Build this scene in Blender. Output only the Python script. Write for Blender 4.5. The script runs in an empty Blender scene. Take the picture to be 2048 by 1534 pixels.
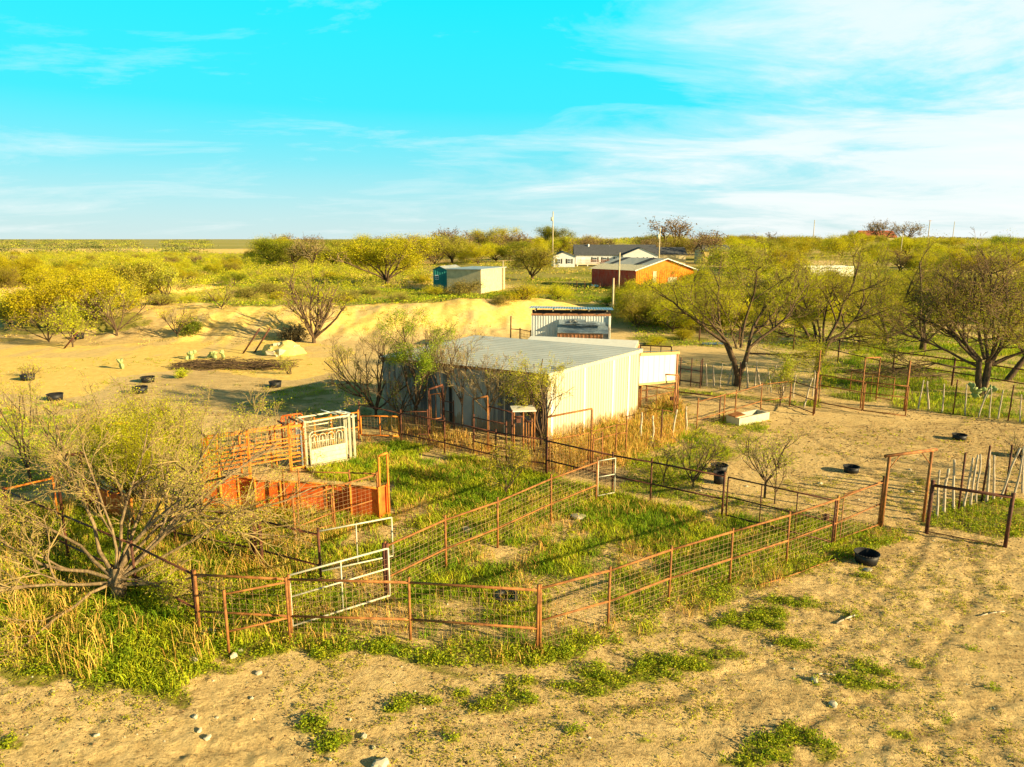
import bpy, math, random
import numpy as np
from math import radians as rad, sin, cos, pi
R = random.Random(7)
NR = np.random.default_rng(11)
SC = bpy.context.scene
COL = SC.collection

# ------------------------------------------------------------------ camera geometry (used to read ground positions)
F, H = 1384.0, 8.5
PITCH = math.atan(289 / F)
def ray(px, py):
    u = (px - 1024) / F; v = -(py - 767) / F
    return (u, cos(PITCH) + v * sin(PITCH), -sin(PITCH) + v * cos(PITCH))
def T(px, py, h=0.0):
    r = ray(px, py); t = (h - H) / r[2]
    return (r[0] * t, r[1] * t)

# ------------------------------------------------------------------ noise
def _hash(ix, iy, s):
    n = (ix.astype(np.int64) * 374761393 + iy.astype(np.int64) * 668265263 + s * 1442695041) & 0xffffffff
    n = ((n ^ (n >> 13)) * 1274126177) & 0xffffffff
    n = n ^ (n >> 16)
    return (n & 0xffffff) / float(0xffffff)
def vnoise(x, y, s=0):
    x = np.asarray(x, float); y = np.asarray(y, float)
    ix = np.floor(x); iy = np.floor(y); fx = x - ix; fy = y - iy
    fx = fx * fx * (3 - 2 * fx); fy = fy * fy * (3 - 2 * fy)
    a = _hash(ix, iy, s); b = _hash(ix + 1, iy, s); c = _hash(ix, iy + 1, s); d = _hash(ix + 1, iy + 1, s)
    return a + (b - a) * fx + (c - a) * fy + (a - b - c + d) * fx * fy
def fbm(x, y, s=0, o=4):
    t = 0; a = .5; n = 0
    for i in range(o):
        t = t + a * vnoise(x * 2 ** i + 17.3 * i, y * 2 ** i - 9.1 * i, s + i); n += a; a *= .5
    return t / n
def sm(x, a, b):
    t = np.clip((np.asarray(x, float) - a) / (b - a), 0, 1)
    return t * t * (3 - 2 * t)
def pdist(x, y, pts):
    """distance to a polyline and the interpolated third value"""
    best = np.full(np.shape(x), 1e9); val = np.zeros(np.shape(x))
    for (a, b) in zip(pts[:-1], pts[1:]):
        dx, dy = b[0] - a[0], b[1] - a[1]
        t = np.clip(((x - a[0]) * dx + (y - a[1]) * dy) / (dx * dx + dy * dy), 0, 1)
        d = np.hypot(x - a[0] - t * dx, y - a[1] - t * dy)
        m = d < best
        best = np.where(m, d, best); val = np.where(m, a[2] + t * (b[2] - a[2]), val)
    return best, val

BERM = [(-64, 90, .2), (-48, 77, 1.5), (-38, 71, 2.0), (-25, 68, 2.1), (-14, 69, 2.1), (-6, 72, 2.4), (2, 75, 2.2), (8, 79, .9), (13, 83, 0)]
BANK = [(-58, 92, 0), (-50, 97, 2.0), (-42, 100, 2.1), (-34, 104, 1.3), (-22, 110, .5)]
MOUND = (-84, 112)
RUTS = [[(-14, 9.3), (-8, 9.9), (-2, 10.6), (3, 11.6), (7, 13.6), (10, 16.4), (12.3, 19.2), (13.2, 24), (13, 30)],
        [(-14, 7.9), (-8, 8.5), (-2, 9.1), (3.6, 10.0), (8.2, 12.4), (11.4, 15.6), (13.6, 19.2), (14.6, 24), (14.4, 30)],
        [(-14, 8.7), (-6, 9.0), (1, 9.3), (6, 10.2), (11, 12.2), (16, 14.2), (22, 15.6)],
        [(-14, 7.0), (-6, 7.4), (1, 7.8), (6.4, 8.7), (12, 10.6), (17, 12.4), (23, 13.6)]]
def hgt(x, y, fine=False):
    x = np.asarray(x, float); y = np.asarray(y, float)
    z = 1.9 * sm(y, 110, 190) * sm(x, -60, 25) + 3.6 * sm(y, 190, 400) * sm(x, -150, 20) * (1 - sm(y, 900, 2500))
    z = z + 0.5 * (fbm(x / 60, y / 60, 3) - .5) * sm(y, 60, 140)
    far = sm(y, 45, 60)
    d, h = pdist(x, y, BERM)
    wob = 1 + .12 * (fbm(x / 4, y / 4, 8) - .5) * 2
    w = 11.5
    z = z + h * wob * (1 - sm(d * (1 + .35 * (fbm(x / 2.2, y / 5, 9) - .5)), 1.2, w)) * far
    d, h = pdist(x, y, BANK)
    z = z + h * (1 - sm(d, 1, 8)) * (1 + .25 * (fbm(x / 3, y / 3, 4) - .5))
    z = z + 3.4 * (1 - sm(np.hypot((x - MOUND[0]) / 1.4, y - MOUND[1]), 2, 13))
    # pond hollow behind the bank
    z = z - .8 * (1 - sm(np.hypot((x + 34) / 2.2, y - 82), 4, 11))
    nr = 1 - sm(y, 38, 60)
    z = z + .10 * (fbm(x / 5, y / 5, 21) - .5) * nr
    if fine:
        n2 = 1 - sm(y, 45, 90)
        rough = .35 + .9 * sm(fbm(x / 6 + 3, y / 6, 31), .42, .62)
        z = z + (.032 * (fbm(x / .4, y / .34, 41, 4) - .5) * rough + .045 * (fbm(x / .17, y / .14, 43, 2) - .5) * rough) * n2
        db, hb = pdist(x, y, BERM); z = z + .34 * (fbm(x / .9, y / 1.6, 47, 5) - .5) * (1 - sm(db, 6, 11)) * sm(y, 45, 60)
        for i, rt in enumerate(RUTS):
            d, _ = pdist(x + .25 * (fbm(x / 2, y / 2, 50 + i) - .5), y, [(a, b, 0) for a, b in rt])
            z = z - (.024 * np.exp(-(d / .11) ** 2) - .012 * np.exp(-((d - .27) / .11) ** 2)) * (.35 + .9 * fbm(x / 1.5, y / 1.5, 60 + i))
    return z
def hz(x, y): return float(hgt(x, y))
_ts = np.geomspace(4, 20000, 900)
def G(px, py):
    """where the sight line through this point of the picture meets the terrain"""
    r = ray(px, py)
    X, Y, Z = r[0] * _ts, r[1] * _ts, H + r[2] * _ts
    below = np.nonzero(Z < hgt(X, Y))[0]
    if len(below) == 0: return (float(X[-1]), float(Y[-1]))
    i = max(1, below[0]); a, b = _ts[i - 1], _ts[i]
    for _ in range(12):
        m = (a + b) / 2
        if H + r[2] * m < hz(r[0] * m, r[1] * m): b = m
        else: a = m
    return (r[0] * b, r[1] * b)
def depth(x, y, z=0): return y * cos(PITCH) + (H - z) * sin(PITCH)
def inpoly(x, y, poly):
    inside = np.zeros(np.shape(x), bool); n = len(poly)
    for i in range(n):
        x0, y0 = poly[i]; x1, y1 = poly[(i + 1) % n]
        if y0 == y1: continue
        c = ((y0 > y) != (y1 > y)) & (x < (x1 - x0) * (y - y0) / (y1 - y0) + x0)
        inside ^= c
    return inside

# ------------------------------------------------------------------ object helpers
def tag(o, label=None, cat=None, group=None, kind=None):
    if label: o['label'] = label
    if cat: o['category'] = cat
    if group: o['group'] = group
    if kind: o['kind'] = kind
    return o
def empty(name, loc, rz=0):
    o = bpy.data.objects.new(name, None); COL.objects.link(o)
    o.location = loc; o.rotation_euler = (0, 0, rz); o.empty_display_size = .2
    return o
def link(name, me, parent=None, at=None):
    """verts are given in world coordinates; the mesh is moved so that its origin is the parent's (or at)"""
    o = bpy.data.objects.new(name, me); COL.objects.link(o)
    org = None
    if parent is not None:
        org = parent.get('_org'); org = list(org) if org is not None else [0, 0, 0]
        o.parent = parent
    elif at is not None: org = at; o.location = at
    if org is not None: me.transform(_tr(-org[0], -org[1], -org[2]))
    return o
def _tr(x, y, z):
    from mathutils import Matrix
    return Matrix.Translation((x, y, z))
def thing(name, label, cat, loc, group=None):
    o = empty(name, loc); tag(o, label, cat, group); o['_org'] = [float(v) for v in loc]
    ROOTS.append(o)
    return o
ROOTS = []
def np_mesh(name, V, faces4=None, faces3=None, mats=(), col=None, smooth=False, matidx=None):
    me = bpy.data.meshes.new(name)
    V = np.asarray(V, np.float32).reshape(-1, 3)
    f4 = np.zeros((0, 4), np.int32) if faces4 is None else np.asarray(faces4, np.int32).reshape(-1, 4)
    f3 = np.zeros((0, 3), np.int32) if faces3 is None else np.asarray(faces3, np.int32).reshape(-1, 3)
    me.vertices.add(len(V)); me.vertices.foreach_set('co', V.ravel())
    nl = f4.size + f3.size; nf = len(f4) + len(f3)
    me.loops.add(nl); me.polygons.add(nf)
    me.loops.foreach_set('vertex_index', np.concatenate([f4.ravel(), f3.ravel()]))
    ls = np.concatenate([np.arange(len(f4)) * 4, f4.size + np.arange(len(f3)) * 3]).astype(np.int32)
    me.polygons.foreach_set('loop_start', ls)
    me.polygons.foreach_set('use_smooth', np.full(nf, smooth, bool))
    if matidx is not None: me.polygons.foreach_set('material_index', np.asarray(matidx, np.int32))
    if col is not None:
        a = me.color_attributes.new('Col', 'FLOAT_COLOR', 'POINT')
        c = np.ones((len(V), 4), np.float32); c[:, :3] = np.asarray(col, np.float32)
        a.data.foreach_set('color', c.ravel())
    for m in mats: me.materials.append(m)
    me.update(calc_edges=True)
    return me

def frame_of(D):
    D = D / np.maximum(np.linalg.norm(D, axis=1, keepdims=True), 1e-9)
    up = np.where(np.abs(D[:, 2:3]) > .9, np.array([[1., 0, 0]]), np.array([[0., 0, 1.]]))
    A = np.cross(D, up); A /= np.maximum(np.linalg.norm(A, axis=1, keepdims=True), 1e-9)
    return A, np.cross(D, A)
def tubes(P0, P1, r0, r1, k=5, caps=False):
    P0 = np.asarray(P0, float).reshape(-1, 3); P1 = np.asarray(P1, float).reshape(-1, 3); n = len(P0)
    r0 = np.broadcast_to(np.asarray(r0, float), (n,)); r1 = np.broadcast_to(np.asarray(r1, float), (n,))
    A, B = frame_of(P1 - P0)
    th = np.arange(k) * 2 * pi / k + .4
    ring = np.cos(th)[None, :, None] * A[:, None, :] + np.sin(th)[None, :, None] * B[:, None, :]
    V = np.stack([P0[:, None] + ring * r0[:, None, None], P1[:, None] + ring * r1[:, None, None]], 1)
    base = (np.arange(n) * 2 * k)[:, None]; j = np.arange(k); j2 = (j + 1) % k
    Q = np.stack([base + j, base + j2, base + k + j2, base + k + j], -1).reshape(-1, 4)
    V = V.reshape(-1, 3)
    return V, Q

class MB:
    """collects shapes in world coordinates, builds ONE mesh"""
    def __init__(s): s.v = []; s.f4 = []; s.f3 = []; s.n = 0; s.m4 = []; s.m3 = []; s.cur = 0
    def add(s, V, f4=None, f3=None):
        V = np.asarray(V, float).reshape(-1, 3)
        if f4 is not None and len(f4): s.f4.append(np.asarray(f4) + s.n); s.m4 += [s.cur] * len(f4)
        if f3 is not None and len(f3): s.f3.append(np.asarray(f3) + s.n); s.m3 += [s.cur] * len(f3)
        s.v.append(V); s.n += len(V); return s
    def tube(s, a, b, r, r1=None, k=8, cap=True):
        V, Q = tubes([a], [b], r, r if r1 is None else r1, k)
        f3 = []
        if cap:
            V = np.vstack([V, a, b]); c = 2 * k
            for j in range(k):
                j2 = (j + 1) % k
                f3 += [(c, j2, j), (c + 1, k + j, k + j2)]
        return s.add(V, Q, f3)
    def pipe(s, pts, r, k=8):
        for a, b in zip(pts[:-1], pts[1:]): s.tube(a, b, r, k=k)
        return s
    def box(s, c, sx, sy, sz, rz=0, ax=None):
        """box of full size sx, sy, sz about centre c, turned by rz"""
        o = np.array([[x, y, z] for z in (-.5, .5) for y in (-.5, .5) for x in (-.5, .5)]) * [sx, sy, sz]
        cr, sr = cos(rz), sin(rz)
        V = np.stack([o[:, 0] * cr - o[:, 1] * sr, o[:, 0] * sr + o[:, 1] * cr, o[:, 2]], 1) + np.asarray(c, float)
        return s.add(V, [(0, 2, 3, 1), (4, 5, 7, 6), (0, 1, 5, 4), (2, 6, 7, 3), (0, 4, 6, 2), (1, 3, 7, 5)])
    def beam(s, a, b, w, h):
        """rectangular bar from a to b, w across, h tall"""
        a = np.asarray(a, float); b = np.asarray(b, float); d = b - a; d /= np.linalg.norm(d)
        up = np.array([0, 0, 1.]) if abs(d[2]) < .95 else np.array([1., 0, 0])
        sdir = np.cross(d, up); sdir /= np.linalg.norm(sdir); u = np.cross(sdir, d)
        V = [p + sdir * w / 2 * i + u * h / 2 * j for p in (a, b) for j in (-1, 1) for i in (-1, 1)]
        return s.add(V, [(0, 1, 3, 2), (4, 6, 7, 5), (0, 4, 5, 1), (2, 3, 7, 6), (0, 2, 6, 4), (1, 5, 7, 3)])
    def quad(s, a, b, c, d): return s.add([a, b, c, d], [(0, 1, 2, 3)])
    def tri(s, a, b, c): return s.add([a, b, c], None, [(0, 1, 2)])
    def slab(s, a, b, c, d, t):
        """a thick sheet with corners a b c d, thickness t along its normal"""
        P = np.array([a, b, c, d], float); n = np.cross(P[1] - P[0], P[3] - P[0]); n /= np.linalg.norm(n)
        V = np.vstack([P, P - n * t])
        return s.add(V, [(0, 1, 2, 3), (7, 6, 5, 4), (0, 4, 5, 1), (1, 5, 6, 2), (2, 6, 7, 3), (3, 7, 4, 0)])
    def corr(s, a, b, c, d, pitch=.2, amp=.018, flip=1, rows=1):
        """corrugated sheet: ribs run from edge a-b to edge d-c, counted along a-b"""
        a, b, c, d = [np.asarray(q, float) for q in (a, b, c, d)]
        L = np.linalg.norm(b - a); n = max(1, int(round(L / pitch)))
        prof = [(0, 0), (.55, 0), (.68, 1), (.87, 1)]
        ts = [((i + p) / n, h) for i in range(n) for p, h in prof] + [(1, 0)]
        nrm = np.cross(b - a, d - a); nrm = nrm / np.linalg.norm(nrm) * flip
        V = []
        for r_ in range(rows + 1):
            q = r_ / rows
            for t, h in ts: V.append((a + (b - a) * t) * (1 - q) + (d + (c - d) * t) * q + nrm * amp * h)
        m = len(ts)
        Q = [(r_ * m + i, r_ * m + i + 1, (r_ + 1) * m + i + 1, (r_ + 1) * m + i) for r_ in range(rows) for i in range(m - 1)]
        return s.add(V, Q)
    def build(s, name, mat, parent=None, smooth=False, at=None):
        mats = mat if isinstance(mat, (list, tuple)) else [mat]
        f4 = np.vstack(s.f4) if s.f4 else None; f3 = np.vstack(s.f3) if s.f3 else None
        me = np_mesh(name, np.vstack(s.v), f4, f3, mats, smooth=smooth, matidx=(s.m4 + s.m3) if len(mats) > 1 else None)
        return link(name, me, parent, at)

# ------------------------------------------------------------------ materials
class NT:
    def __init__(s, name):
        s.m = bpy.data.materials.new(name); s.m.use_nodes = True; s.t = s.m.node_tree
        s.t.nodes.clear()
        s.out = s.t.nodes.new('ShaderNodeOutputMaterial')
    def n(s, typ, **kw):
        nd = s.t.nodes.new(typ)
        for k, v in kw.items():
            if k[0] == 'i' and k[1:].isdigit(): s.put(nd.inputs[int(k[1:])], v)
            elif k in nd.inputs.keys(): s.put(nd.inputs[k], v)
            else: setattr(nd, k, v)
        return nd
    def put(s, sock, v):
        if isinstance(v, bpy.types.NodeSocket): s.t.links.new(v, sock)
        elif isinstance(v, bpy.types.Node): s.t.links.new(v.outputs[0], sock)
        else:
            if sock.type == 'RGBA' and len(v) == 3: v = (*v, 1)
            sock.default_value = v
    def noise(s, scale, detail=4, rough=.6, vec=None, dist=0):
        nd = s.n('ShaderNodeTexNoise'); nd.inputs['Scale'].default_value = scale
        nd.inputs['Detail'].default_value = detail; nd.inputs['Roughness'].default_value = rough
        nd.inputs['Distortion'].default_value = dist
        if vec is not None: s.put(nd.inputs['Vector'], vec)
        return nd.outputs['Fac']
    def ramp(s, fac, stops, interp='LINEAR'):
        nd = s.n('ShaderNodeValToRGB'); s.put(nd.inputs[0], fac); cr = nd.color_ramp; cr.interpolation = interp
        while len(cr.elements) < len(stops): cr.elements.new(.5)
        for e, (p, c) in zip(cr.elements, stops):
            e.position = p; e.color = (*c, 1) if len(c) == 3 else c
        return nd.outputs[0]
    def mix(s, fac, a, b, blend='MIX'):
        nd = s.n('ShaderNodeMix'); nd.data_type = 'RGBA'; nd.blend_type = blend
        s.put(nd.inputs[0], fac); s.put(nd.inputs[6], a); s.put(nd.inputs[7], b)
        return nd.outputs[2]
    def math(s, op, a, b=0.0, clamp=False):
        nd = s.n('ShaderNodeMath'); nd.operation = op; nd.use_clamp = clamp
        s.put(nd.inputs[0], a); s.put(nd.inputs[1], b); return nd.outputs[0]
    def coord(s, kind='Object', scale=None):
        c = s.n('ShaderNodeTexCoord').outputs[kind]
        if scale is not None:
            mp = s.n('ShaderNodeMapping'); s.put(mp.inputs[0], c); mp.inputs[3].default_value = scale; c = mp.outputs[0]
        return c
    def bump(s, h, strength=.4, dist=.02):
        nd = s.n('ShaderNodeBump'); nd.inputs['Strength'].default_value = strength; nd.inputs['Distance'].default_value = dist
        s.put(nd.inputs['Height'], h); return nd.outputs[0]
    def done(s, col, rough=.8, metal=0., normal=None, trans=0., spec=.3):
        p = s.n('ShaderNodeBsdfPrincipled'); s.put(p.inputs['Base Color'], col); s.put(p.inputs['Roughness'], rough)
        s.put(p.inputs['Metallic'], metal); p.inputs['Specular IOR Level'].default_value = spec
        if normal is not None: s.put(p.inputs['Normal'], normal)
        o = p.outputs[0]
        if trans > 0:
            tr = s.n('ShaderNodeBsdfTranslucent'); s.put(tr.inputs[0], col)
            mx = s.n('ShaderNodeMixShader'); mx.inputs[0].default_value = trans
            s.put(mx.inputs[1], o); s.put(mx.inputs[2], tr.outputs[0]); o = mx.outputs[0]
        s.put(s.out.inputs[0], o)
        return s.m

def m_rust(name, dark, mid, light, sc=6.):
    t = NT(name); c = t.coord('Object')
    n1 = t.noise(sc, 5, .7, c); n2 = t.noise(sc * 6, 3, .6, c)
    col = t.ramp(n1, [(.3, dark), (.5, mid), (.72, light)])
    col = t.mix(t.math('MULTIPLY', n2, .5), col, t.mix(.5, col, dark))
    return t.done(col, .75, .0, t.bump(n2, .3, .004))
def m_plain(name, col, rough=.8, var=.25, sc=4., metal=0.):
    t = NT(name); c = t.coord('Object')
    n1 = t.noise(sc, 5, .65, c)
    k = t.ramp(n1, [(.3, tuple(v * (1 - var) for v in col)), (.7, tuple(min(1, v * (1 + var)) for v in col))])
    return t.done(k, rough, metal, t.bump(t.noise(sc * 8, 2, .5, c), .2, .003))
def m_tin(name, base, stain, scl=(3, 3, .25), amt=.5, rough=.45, metal=.25, rust=None, foot=False):
    """weathered sheet metal with streaks that run down the sheet"""
    t = NT(name)
    n1 = t.noise(1.0, 6, .7, t.coord('Object', scl)); n2 = t.noise(7, 4, .6, t.coord('Object', (3, 3, .6)))
    fac = t.math('MULTIPLY', t.ramp(n1, [(.40, (0, 0, 0)), (.62, (1, 1, 1))]), amt)
    col = t.mix(fac, base, stain)
    col = t.mix(t.math('MULTIPLY', n2, .35), col, tuple(v * .6 for v in base))
    if rust:
        n3 = t.noise(1.6, 6, .75, t.coord('Object', (1.5, 1.5, .8)))
        col = t.mix(t.ramp(n3, [(.56, (0, 0, 0)), (.66, (1, 1, 1))]), col, rust)
    if foot:      # mud splash and rust along the foot of the sheets
        z = t.n('ShaderNodeSeparateXYZ'); t.put(z.inputs[0], t.coord('Object'))
        e = t.math('ADD', z.outputs[2], t.math('MULTIPLY', t.noise(2.5, 5, .7, t.coord('Object', (2, 2, .5))), -1.1))
        col = t.mix(t.ramp(e, [(.0, (.75, .75, .75)), (.12, (0, 0, 0))]), col, (.26, .17, .08))
        sp = t.noise(5, 6, .8, t.coord('Object', (2.5, 2.5, .5)))
        col = t.mix(t.ramp(sp, [(.60, (0, 0, 0)), (.68, (.55, .55, .55))]), col, (.24, .15, .07))
    return t.done(col, rough, metal)
def m_leaf(name, trans=.35, rough=.7, var=.3):
    t = NT(name)
    a = t.n('ShaderNodeAttribute'); a.attribute_name = 'Col'
    oi = t.n('ShaderNodeObjectInfo')
    hs = t.n('ShaderNodeHueSaturation'); t.put(hs.inputs['Color'], a.outputs['Color'])
    t.put(hs.inputs['Value'], t.math('ADD', t.math('MULTIPLY', oi.outputs['Random'], var), 1 - var / 2))
    t.put(hs.inputs['Hue'], t.math('ADD', t.math('MULTIPLY', oi.outputs['Random'], .03), .485))
    return t.done(hs.outputs[0], rough, 0, None, trans, .15)

M = {}
M['rust'] = m_rust('rusted_pipe', (.11, .042, .014), (.29, .115, .03), (.50, .22, .055))
M['darkrust'] = m_rust('dark_shaded_rust', (.035, .014, .009), (.10, .034, .018), (.22, .07, .03))  # darker rust, also standing in for shade on pipes turned from the sun
M['orange'] = m_rust('orange_painted_pipe', (.42, .10, .015), (.72, .22, .022), (.85, .33, .04))
M['sheetred'] = m_rust('orange_red_sheet', (.40, .055, .008), (.68, .12, .012), (.80, .22, .02), 2.2)
M['wire'] = m_rust('fence_wire', (.16, .09, .045), (.30, .19, .09), (.45, .32, .16), 3)
M['galv'] = m_plain('galvanised_pipe', (.50, .48, .36), .45, .2, 5, .1)
M['chutewhite'] = m_plain('cream_paint', (.60, .55, .38), .5, .18, 6)
M['steel'] = m_plain('blue_grey_steel', (.28, .36, .42), .4, .3, 5, .3)
M['plank'] = m_plain('weathered_plank', (.62, .55, .36), .85, .25, 9)
M['wood'] = m_plain('grey_stay_wood', (.46, .38, .27), .9, .3, 7)
M['rawwood'] = m_plain('brown_board', (.36, .17, .08), .85, .35, 4)
M['sheetwall'] = m_tin('zinc_sheet_sunny', (.62, .57, .38), (.42, .39, .28), (6, 6, .15), .7, .5, .0, None, True)  # sunlit copy of the barn zinc, the sun's cream put into the colour
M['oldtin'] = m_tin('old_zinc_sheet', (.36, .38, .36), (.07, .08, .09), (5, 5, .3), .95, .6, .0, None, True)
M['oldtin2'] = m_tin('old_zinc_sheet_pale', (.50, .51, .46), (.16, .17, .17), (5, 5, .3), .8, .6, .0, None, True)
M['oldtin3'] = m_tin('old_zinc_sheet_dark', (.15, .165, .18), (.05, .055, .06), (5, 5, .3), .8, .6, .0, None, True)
M['rooftin'] = m_tin('roof_sheet', (.60, .62, .58), (.42, .45, .43), (.5, .5, .5), .7, .5, .0)
M['rooftin2'] = m_tin('worn_roof_sheet', (.44, .46, .44), (.24, .30, .33), (.8, .8, .8), .8, .45, .2)
M['whitesheet'] = m_tin('white_sheet', (.82, .79, .68), (.62, .57, .46), (3, 3, .3), .55, .5, 0)
M['redwall_lit'] = m_tin('sunlit_rusty_red_wall', (1.0, .22, .015), (.95, .34, .05), (1.2, 1.2, .5), .5, .8, 0, None)  # red barn gable sheets with the sunlight put into the colour
M['redwall_shade'] = m_tin('shaded_red_wall', (.50, .045, .02), (.46, .18, .13), (1.5, 1.5, .7), .6, .8, 0)  # the same barn's unlit faces, shade put into a darker red
M['tealwall'] = m_tin('teal_wall', (.02, .20, .18), (.03, .28, .24), (2, 2, .3), .5, .6, 0)
M['blockwall'] = m_plain('pale_block', (.52, .43, .25), .9, .18, 2)
M['housewhite'] = m_plain('pale_siding', (.60, .60, .58), .7, .08, 1)
M['shingle'] = m_plain('dark_shingle', (.075, .08, .09), .9, .3, 3)
M['redroof'] = m_plain('red_tile_roof', (.34, .085, .055), .8, .2, 2)
M['glass'] = m_plain('dark_glass', (.05, .07, .09), .2, .1, 1)
M['white'] = m_plain('white_trim', (.75, .75, .72), .6, .05, 2)
M['dark'] = m_plain('dark_trim_gap_shade', (.03, .025, .02), .9, .2, 3)  # near-black for shutters, and for shade painted into gaps
M['rubber'] = m_plain('black_rubber', (.014, .014, .015), .55, .3, 6)
M['pole'] = m_plain('pole_timber', (.48, .40, .24), .9, .25, 3)
M['concrete'] = m_plain('cream_concrete', (.50, .46, .33), .9, .2, 4)
M['stone'] = m_plain('pale_stone', (.46, .41, .29), .9, .2, 8)
M['cactus'] = m_plain('cactus_pad', (.30, .36, .14), .7, .25, 9)
M['leaf'] = m_leaf('leaves', .35)
M['twig'] = m_leaf('twigs', 0.0)
M['grass'] = m_leaf('grass_blades', .3)
def m_bark(name, a, b):
    t = NT(name); c = t.coord('Object', (1, 1, .35))
    n = t.noise(14, 5, .7, c)
    return t.done(t.ramp(n, [(.35, a), (.65, b)]), .9, 0, t.bump(n, .6, .02))
M['bark'] = m_bark('mesquite_bark', (.035, .022, .014), (.145, .09, .045))
M['barklight'] = m_bark('grey_tan_bark', (.10, .065, .035), (.30, .21, .105))
# ------------------------------------------------------------------ where the ground is green, brown or bare
def gp(pts): return [G(a, b) for a, b in pts]
PEN = gp([(388,1240),(575,1262),(817,1277),(1080,1300),(1218,1240),(1341,1196),(1579,1125),(1765,1056),(1600,1035),(1449,1030),(1300,1005),(1230,985),(1093,951),(990,925),(889,904),(800,880),(718,893),(700,925),(610,940),(640,958),(790,968),(785,1032),(700,1036),(600,1040),(590,1095),(500,1090),(388,1120)])
THICK = gp([(0,1010),(100,1010),(200,1000),(330,1015),(460,1026),(500,1050),(630,1110),(640,1150),(575,1265),(455,1300),(360,1400),(200,1372),(100,1350),(0,1335)])
UNDER = gp([(170,1000),(400,1022),(600,1022),(760,1036),(640,1100),(560,1120),(500,1090),(330,1060)])
STRIP = gp([(400,1240),(575,1262),(817,1277),(1080,1300),(1341,1196),(1579,1125),(1700,1086),(1780,1050),(1840,1075),(1720,1105),(1640,1135),(1500,1190),(1380,1240),(1200,1300),(1080,1335),(860,1330),(700,1310),(560,1300),(400,1330)])
DRYBARN = gp([(1100,885),(1290,828),(1330,800),(1365,812),(1380,870),(1310,905),(1240,935),(1180,925),(1110,960)])
DRYFENCE = gp([(720,888),(800,878),(889,902),(992,922),(1093,948),(1180,925),(1100,885),(1000,880),(900,860),(800,830)])
YARD = gp([(1380,850),(1460,835),(1540,850),(1500,905),(1420,930),(1400,980),(1560,1020),(1680,1040),(1580,1110),(1400,1010),(1240,980),(1250,930),(1330,880)])
RIGHTGREEN = gp([(1640,725),(1720,700),(1900,690),(2048,690),(2200,700),(2200,850),(2048,850),(1920,830),(1820,818),(1650,790),(1640,760)])
RIGHTFAR = gp([(1280,690),(1600,700),(2300,715),(2300,640),(1500,600),(1240,590)])
YARDSTRIP = gp([(1340,775),(1480,790),(1600,806),(1640,800),(1640,815),(1400,790),(1340,790)])
POND = gp([(300,590),(430,577),(560,572),(700,575),(860,580),(1060,585),(1180,590),(1200,600),(1060,600),(880,604),(700,612),(440,612),(300,605)])
LAWN = gp([(1030,590),(1060,552),(1180,545),(1440,560),(1440,590),(1200,600),(1080,594)])
UNDERT = gp([(1850,1035),(1900,1000),(2020,990),(2060,1010),(2060,1070),(2010,1080),(1940,1065),(1860,1055)])
BARNL = gp([(560,775),(700,760),(760,800),(720,850),(600,830),(480,815),(420,800)])
LEFTG = gp([(0,640),(60,620),(300,640),(250,660),(60,668),(0,670)])
LEFTBRUSH = gp([(-60,800),(120,800),(240,835),(330,880),(200,960),(0,1000),(-90,1000)])
PATCH = [  # low bright green weed patches: px, py, half width, half depth
 (1150,1378,48,16),(1215,1352,60,20),(1290,1345,60,18),(1360,1325,70,17),(1430,1312,45,12),(1475,1245,55,14),(1530,1225,55,14),(1590,1205,45,10),(1575,1288,40,14),
 (1605,1290,25,7),(985,1415,50,16),(1050,1398,40,14),(925,1388,26,8),(1022,1370,14,18),(1060,1365,20,8),(840,1405,40,12),(800,1418,30,8),(660,1420,26,9),(630,1450,22,14),(680,1480,30,12),
 (600,1455,14,6),(655,1500,22,7),(1700,1355,40,12),(1745,1340,32,14),(1760,1372,30,8),(1720,1378,30,8),(1595,1365,14,9),(1560,1490,70,26),(1600,1470,40,30),(1530,1520,60,20),(1640,1500,30,25),
 (1490,1505,30,14),(575,1365,14,5),(320,1365,60,20),(230,1350,70,24),(130,1330,70,20),(420,1340,50,16),(560,1300,50,16),(640,1300,60,18),(760,1300,50,16),(1080,1310,60,14),(1730,1155,18,6),
 (1632,1368,12,8),(1830,1330,18,6),(1950,1300,14,6),(1700,1230,24,6),(1290,1480,24,8),(900,1480,24,8),(20,1490,18,8),(1890,1440,20,8),(1800,1470,20,7),(1990,1380,16,6),(1150,1460,22,7)]
PW = []
for (a, b, w, h_) in PATCH:
    c = G(a, b); e = G(a + w, b); f_ = G(a, b - h_)
    PW.append((c[0], c[1], abs(e[0] - c[0]), abs(f_[1] - c[1])))
def soft(x, y, poly, s=1.0, seed=0):
    jx = x + s * 2 * (fbm(x / s / 1.5, y / s / 1.5, 70 + seed, 3) - .5); jy = y + s * 2 * (fbm(x / s / 1.5, y / s / 1.5, 80 + seed, 3) - .5)
    return inpoly(jx, jy, poly).astype(float)
def patches(x, y):
    v = np.zeros(np.shape(x)); n = 2.3 * (fbm(x / .55, y / .45, 91, 4) - .5)
    for (a, b, w, h_) in PW:
        d = np.hypot((x - a) / w, (y - b) / h_) + n
        v = np.maximum(v, 1 - sm(d, .7, 1.15))
    return v
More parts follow.
